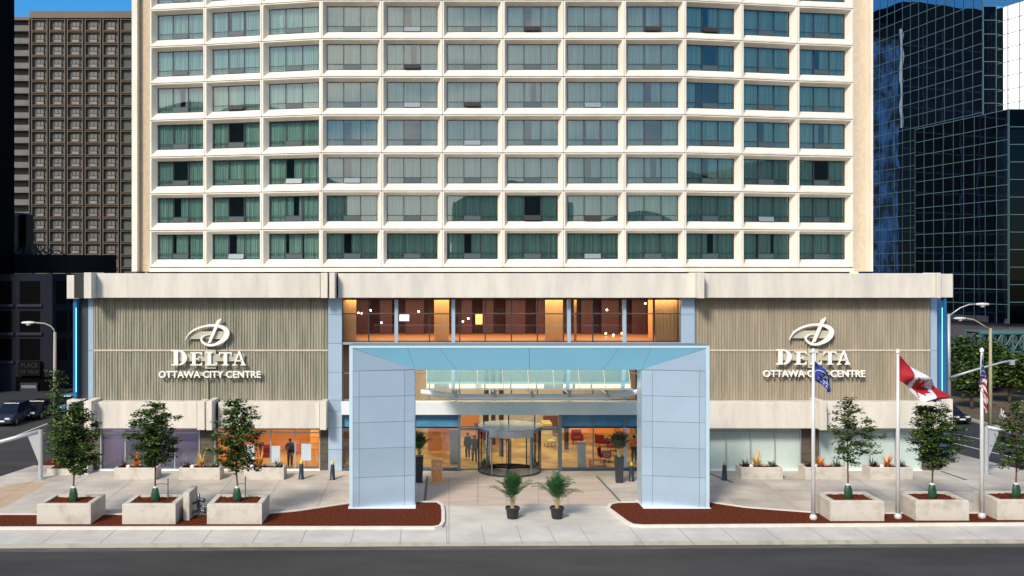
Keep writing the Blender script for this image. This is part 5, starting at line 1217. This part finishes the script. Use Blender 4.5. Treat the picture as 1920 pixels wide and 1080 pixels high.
# ================================================================ PEOPLE (skinned figures)
SKIN = (.45, .25, .17)
def person(x, y, z, rz, label, joints, cols, h=1.75, extra=None):
    # joints: dict name -> (x, z, depth) offsets in metres, facing -y
    J = dict(pelvis=(0, .95, 0), waist=(0, 1.08, 0), chest=(0, 1.32, 0), neck=(0, 1.48, 0), head=(0, 1.60, -.02), crown=(0, 1.70, -.01),
             shl=(.17, 1.41, 0), ell=(.225, 1.14, .02), wrl=(.225, .90, -.06), hal=(.225, .80, -.08), shr=(-.17, 1.41, 0), elr=(-.225, 1.14, .02), wrr=(-.225, .90, -.06), har=(-.225, .80, -.08),
             hipl=(.09, .90, 0), knl=(.10, .50, -.02), anl=(.10, .09, .02), tol=(.10, .04, -.15), hipr=(-.09, .90, 0), knr=(-.10, .50, -.02), anr=(-.10, .09, .02), tor=(-.10, .04, -.15))
    J.update(joints); N = list(J); s_ = h/1.75
    RAD = dict(pelvis=(.165, .125), waist=(.165, .12), chest=(.19, .135), neck=(.06, .06), head=(.085, .10), crown=(.07, .08), shl=(.09, .09), shr=(.09, .09), ell=(.066, .066), elr=(.066, .066), wrl=(.048, .048), wrr=(.048, .048), hal=(.035, .04), har=(.035, .04),
               hipl=(.115, .115), hipr=(.115, .115), knl=(.088, .088), knr=(.088, .088), anl=(.065, .065), anr=(.065, .065), tol=(.04, .03), tor=(.04, .03))
    E = [('pelvis', 'waist'), ('waist', 'chest'), ('chest', 'neck'), ('neck', 'head'), ('head', 'crown'), ('chest', 'shl'), ('shl', 'ell'), ('ell', 'wrl'), ('wrl', 'hal'), ('chest', 'shr'), ('shr', 'elr'), ('elr', 'wrr'), ('wrr', 'har'), ('pelvis', 'hipl'), ('hipl', 'knl'), ('knl', 'anl'), ('anl', 'tol'), ('pelvis', 'hipr'), ('hipr', 'knr'), ('knr', 'anr'), ('anr', 'tor')]
    me = bpy.data.meshes.new('body'); me.from_pydata([(J[n][0]*s_, J[n][2]*s_, J[n][1]*s_) for n in N], [(N.index(a), N.index(b_)) for a, b_ in E], [])
    tmp = bpy.data.objects.new('tmp', me); COL.objects.link(tmp); tmp.modifiers.new('s', 'SKIN')
    lay = me.skin_vertices[0].data
    for i, n in enumerate(N): lay[i].radius = (RAD[n][0]*s_, RAD[n][1]*s_); lay[i].use_root = (n == 'pelvis')
    ss = tmp.modifiers.new('u', 'SUBSURF'); ss.levels = 2; bpy.context.view_layer.update()
    bm2 = bpy.data.meshes.new_from_object(tmp.evaluated_get(bpy.context.evaluated_depsgraph_get())); bpy.data.objects.remove(tmp)
    bm2.materials.clear()
    for nm, c_ in cols.items(): bm2.materials.append(mat('cloth_%s_%d' % (nm, int(sum(c_)*1000)), c_, .8))
    keys = list(cols); nodes = {n: Vector((J[n][0]*s_, J[n][2]*s_, J[n][1]*s_)) for n in N}
    for p in bm2.polygons:
        c_ = p.center; nr = min(N, key=lambda n: (nodes[n]-c_).length)
        k = 'skin' if nr in ('head', 'crown', 'hal', 'har') or (nr == 'neck' and c_.z > nodes['neck'].z) else 'shoes' if nr in ('tol', 'tor') or c_.z < .11 else 'trousers' if nr in ('pelvis', 'hipl', 'hipr', 'knl', 'knr', 'anl', 'anr') else 'top'
        p.material_index = keys.index(k); p.use_smooth = True
    bm2.name = 'body'
    o = bpy.data.objects.new('person', bm2); COL.objects.link(o); o.location = (x, y, z); o.rotation_euler.z = rz; tag(o, label, 'person')
    hd = nodes['head']; mb = MB(); n = 12
    mb.lathe([(.088*s_, -.02), (.105*s_, .03), (.100*s_, .09), (.06*s_, .125), (.01, .135)], (hd.x, hd.y+.015, hd.z), n); mb.build('hair', mat('hair_dark', (.02, .014, .01), .8), o, smooth=True)
    return o
DK = dict(top=(.014, .015, .02), trousers=(.016, .016, .02), skin=SKIN, shoes=(.01, .01, .01))
walk = dict(knl=(.10, .52, -.16), anl=(.10, .12, -.12), tol=(.10, .05, -.28), knr=(-.10, .50, .06), anr=(-.10, .14, .28), tor=(-.10, .05, .16), ell=(.24, 1.15, .10), wrl=(.25, .93, -.02), elr=(-.24, 1.15, -.06), wrr=(-.22, .95, -.22))
x, y = G(889.5, 868.5); person(x, y, .03, pi, 'man in dark suit walking away just inside the entrance', walk, DK, 1.82)
x, y = G(877, 860); person(x, y, .03, pi+.3, 'darker slimmer figure ahead of the suited man inside the entrance', {}, DK, 1.72)
x, y = G(543, 876); person(x, y+.2, .03, .2, 'person in dark blue jacket standing inside the lit shop', dict(har=(-.12, 1.1, -.22), wrr=(-.2, 1.08, -.15), elr=(-.27, 1.14, .06)), dict(top=(.02, .03, .10), trousers=(.02, .025, .06), skin=SKIN, shoes=(.01, .01, .01)), 1.78)
x, y = G(1186, 868); person(x+.1, y, .03, pi-.2, 'person in orange shirt and dark trousers inside the right glass', {}, dict(top=(.95, .22, .06), trousers=(.02, .02, .03), skin=SKIN, shoes=(.01, .01, .01)), 1.8)
# ================================================================ LOBBY AND SHOP FURNITURE
def at_floor(px, py): x, y = G(px, py); return x, max(y, .9)
REDC = mat('red_upholstery', (.22, .015, .02), .8); YELC = mat('pale_upholstery', (.62, .52, .16), .8)
def chair(px, py, rz, m, label, group=None):
    x, y = at_floor(px, py); t = thing('armchair', label, 'armchair', (x, y, .02), rz, group)
    mb = MB(); mb.box(-.34, .34, -.32, .32, .25, .47); mb.build('seat', m, t, bevel=.04); mb = MB(); mb.box(-.36, .36, .24, .36, .40, .98, Matrix.Rotation(radians(-8), 4, 'X')); mb.build('backrest', m, t, bevel=.04)
    for s_ in (-1, 1):
        mb = MB(); mb.box(s_*.34, s_*.42, -.30, .28, .25, .66); mb.build('armrest', m, t, bevel=.03)
        for q in (-1, 1): mb = MB(); mb.tube([(s_*.30, q*.26, 0), (s_*.28, q*.24, .26)], .025, 6); mb.build('leg', MULL, t)
lc = [(1128, 838, 2.6, REDC, 'red armchair left of the lobby seating, nearest the white panel'), (1150, 846, -.6, REDC, 'red armchair turned away behind the tall dark palm'), (1135, 866, 1.2, REDC, 'red armchair nearest the glass, right of the door'), (1082, 832, 0, REDC, 'red armchair far behind the white panel'), (1031, 838, .4, YELC, 'pale yellow armchair right of the revolving door'), (1022, 826, -.4, YELC, 'pale yellow armchair farther back right of the door'), (1000, 824, .2, YELC, 'pale yellow armchair seen through the revolving door')]
for a in lc: chair(*a, group='armchairs in the lobby')
x, y = at_floor(1093, 880); mb = MB(); mb.box(-.27, .27, 0, .12, .0, 1.62); tag(mb.build('info_panel', mat('pale_panel', (.70, .76, .86), .4), None, (x, y, .02), bevel=.02), 'tall pale blue panel standing inside the right glass', 'panel')
x, y = at_floor(1120, 874); t = thing('side_table', 'low wooden table between the chairs behind right glass', 'table', (x, y, .02)); mb = MB(); mb.box(-.5, .5, -.3, .3, .40, .46); mb.build('table_top', WOOD, t)
for a in (-1, 1):
    for c_ in (-1, 1): mb = MB(); mb.box(a*.45-.03, a*.45+.03, c_*.25-.03, c_*.25+.03, 0, .40); mb.build('leg', WOOD, t)
x, y = at_floor(832, 846); t = thing('reception_wall', 'orange wood partition behind the left entrance glass', 'partition', (x, y, .02)); mb = MB(); mb.box(-1.1, 1.15, 0, .25, 0, 3.4); mb.build('wood_panel', mat('orange_panel', (.66, .27, .13), .5, var=.1, vscale=.7), t); mb = MB(); mb.box(-.7, .4, -.06, -.01, 1.3, 2.1); mb.build('framed_panel', mat('framed_orange', (.62, .20, .06), .5), t)
x, y = at_floor(852, 870); mb = MB(); mb.box(-.3, .3, 0, .06, 0, 2.2); tag(mb.build('banner_stand', mat('pale_banner', (.62, .74, .84), .4), None, (x, y, .02)), 'pale blue upright banner behind the left entrance glass', 'banner')
# back lobby: desk, lit shelf walls, stairs
YBK = 14.2
def bw(a, c_, q0, q1, m, name, label, cat, d=.3, y=YBK):
    mb = MB(); mb.box(X(a, y)-X((a+c_)/2, y), X(c_, y)-X((a+c_)/2, y), -d, 0, 0, Z(q0, y)-Z(q1, y)); return tag(mb.build(name, m, None, (X((a+c_)/2, y), y, max(.02, Z(q1, y)))), label, cat)
bw(1062, 1180, 758, 812, mat('lit_orange_wall', (.80, .24, .04), .6, emit=(1, .30, .06), estr=.25), 'feature_wall', 'glowing orange feature wall at the back right of the lobby', 'wall')
bw(866, 898, 770, 812, ORNG, 'feature_wall', 'orange wall panel at the lobby back left of the revolving door', 'wall')
bw(1018, 1050, 780, 812, mat('brown_wall', (.22, .07, .03), .6), 'feature_wall', 'brown red wall panel at the lobby back right of the door', 'wall')
x = X(985, 10); t = thing('staircase', 'lit stone staircase rising rightwards inside the lobby', 'staircase', (x, 10, .02))
for k in range(7): mb = MB(); mb.box(-1.3+k*.42, 1.9, -.6, 1.2, k*.2, (k+1)*.2); mb.build('step', mat('pale_stone_step', (.72, .58, .24), .5), t)
mb = MB(); mb.tube([(-1.3, -.62, 1.0), (1.6, -.62, 2.4)], .03, 6); mb.build('handrail', ALU, t)
t = thing('reception_desk', 'wooden reception desk at the back left of the lobby', 'desk', (X(930, 11), 11, .02)); mb = MB(); mb.box(-1.5, 1.3, 0, .8, 0, 1.05); mb.build('desk_front', WOOD, t); mb = MB(); mb.box(-1.6, 1.4, -.08, .9, 1.05, 1.1); mb.build('counter_top', mat('counter_dark', (.06, .05, .04), .3), t)
for px, y_ in ((912, 6), (925, 9), (1062, 7), (940, 4.5)):
    mb = MB(); mb.lathe([(.16, 0), (.16, 7.5)], n=12); tag(mb.build('lobby_column', mat('dark_column', (.05, .035, .025), .5), None, (X(px, y_), y_, .02)), 'dark round lobby column seen through the door glass', 'column', 'dark lobby columns')
# shop posters
for px, q0, q1, w_, lab in ((470, 835, 868, 13, 'white poster board behind the planter tree in the lit shop'), (516.5, 837, 868, 17, 'white poster board left of the person in the lit shop'), (574, 833, 864, 18, 'white poster board right of the person in the lit shop')):
    y_ = 1.3; t = thing('poster_board', lab, 'poster', (X(px, y_), y_, .02), group='white poster boards in the shop'); wd = w_*(CD+y_)/F/2
    mb = MB(); mb.box(-wd, wd, 0, .04, Z(q1, y_), Z(q0, y_)); mb.build('board', mat('white_board', (.85, .87, .90), .5, emit=(.9, .95, 1), estr=.45), t); mb = MB(); mb.tube([(0, .05, 0), (0, .05, Z(q1, y_)+.2)], .025, 6); mb.build('stand', ALU, t)
for a, c_, q0, q1, y_, m, lab in ((486, 505, 835, 866, 4, REDC, 'red display unit between white boards in the lit shop'), (556, 562, 826, 862, 5, WOOD, 'orange shelf behind the person in the lit shop'), (582, 598, 808, 872, 5, mat('gold_shelf', (.75, .42, .12), .6), 'golden shelf unit at the right end of the lit shop'), (405, 425, 815, 866, 5, WOOD, 'brown shelf unit at the left end of the lit shop')):
    mb = MB(); w_ = (X(c_, y_)-X(a, y_))/2; h_ = Z(q0, y_); mb.box(-w_, w_, 0, .4, 0, h_)
    for k in range(1, 4): mb.box(-w_-.03, w_+.03, -.05, 0, h_*k/4, h_*k/4+.04)
    tag(mb.build('display_shelf', m, None, ((X(a, y_)+X(c_, y_))/2, y_, .02)), lab, 'shelf')
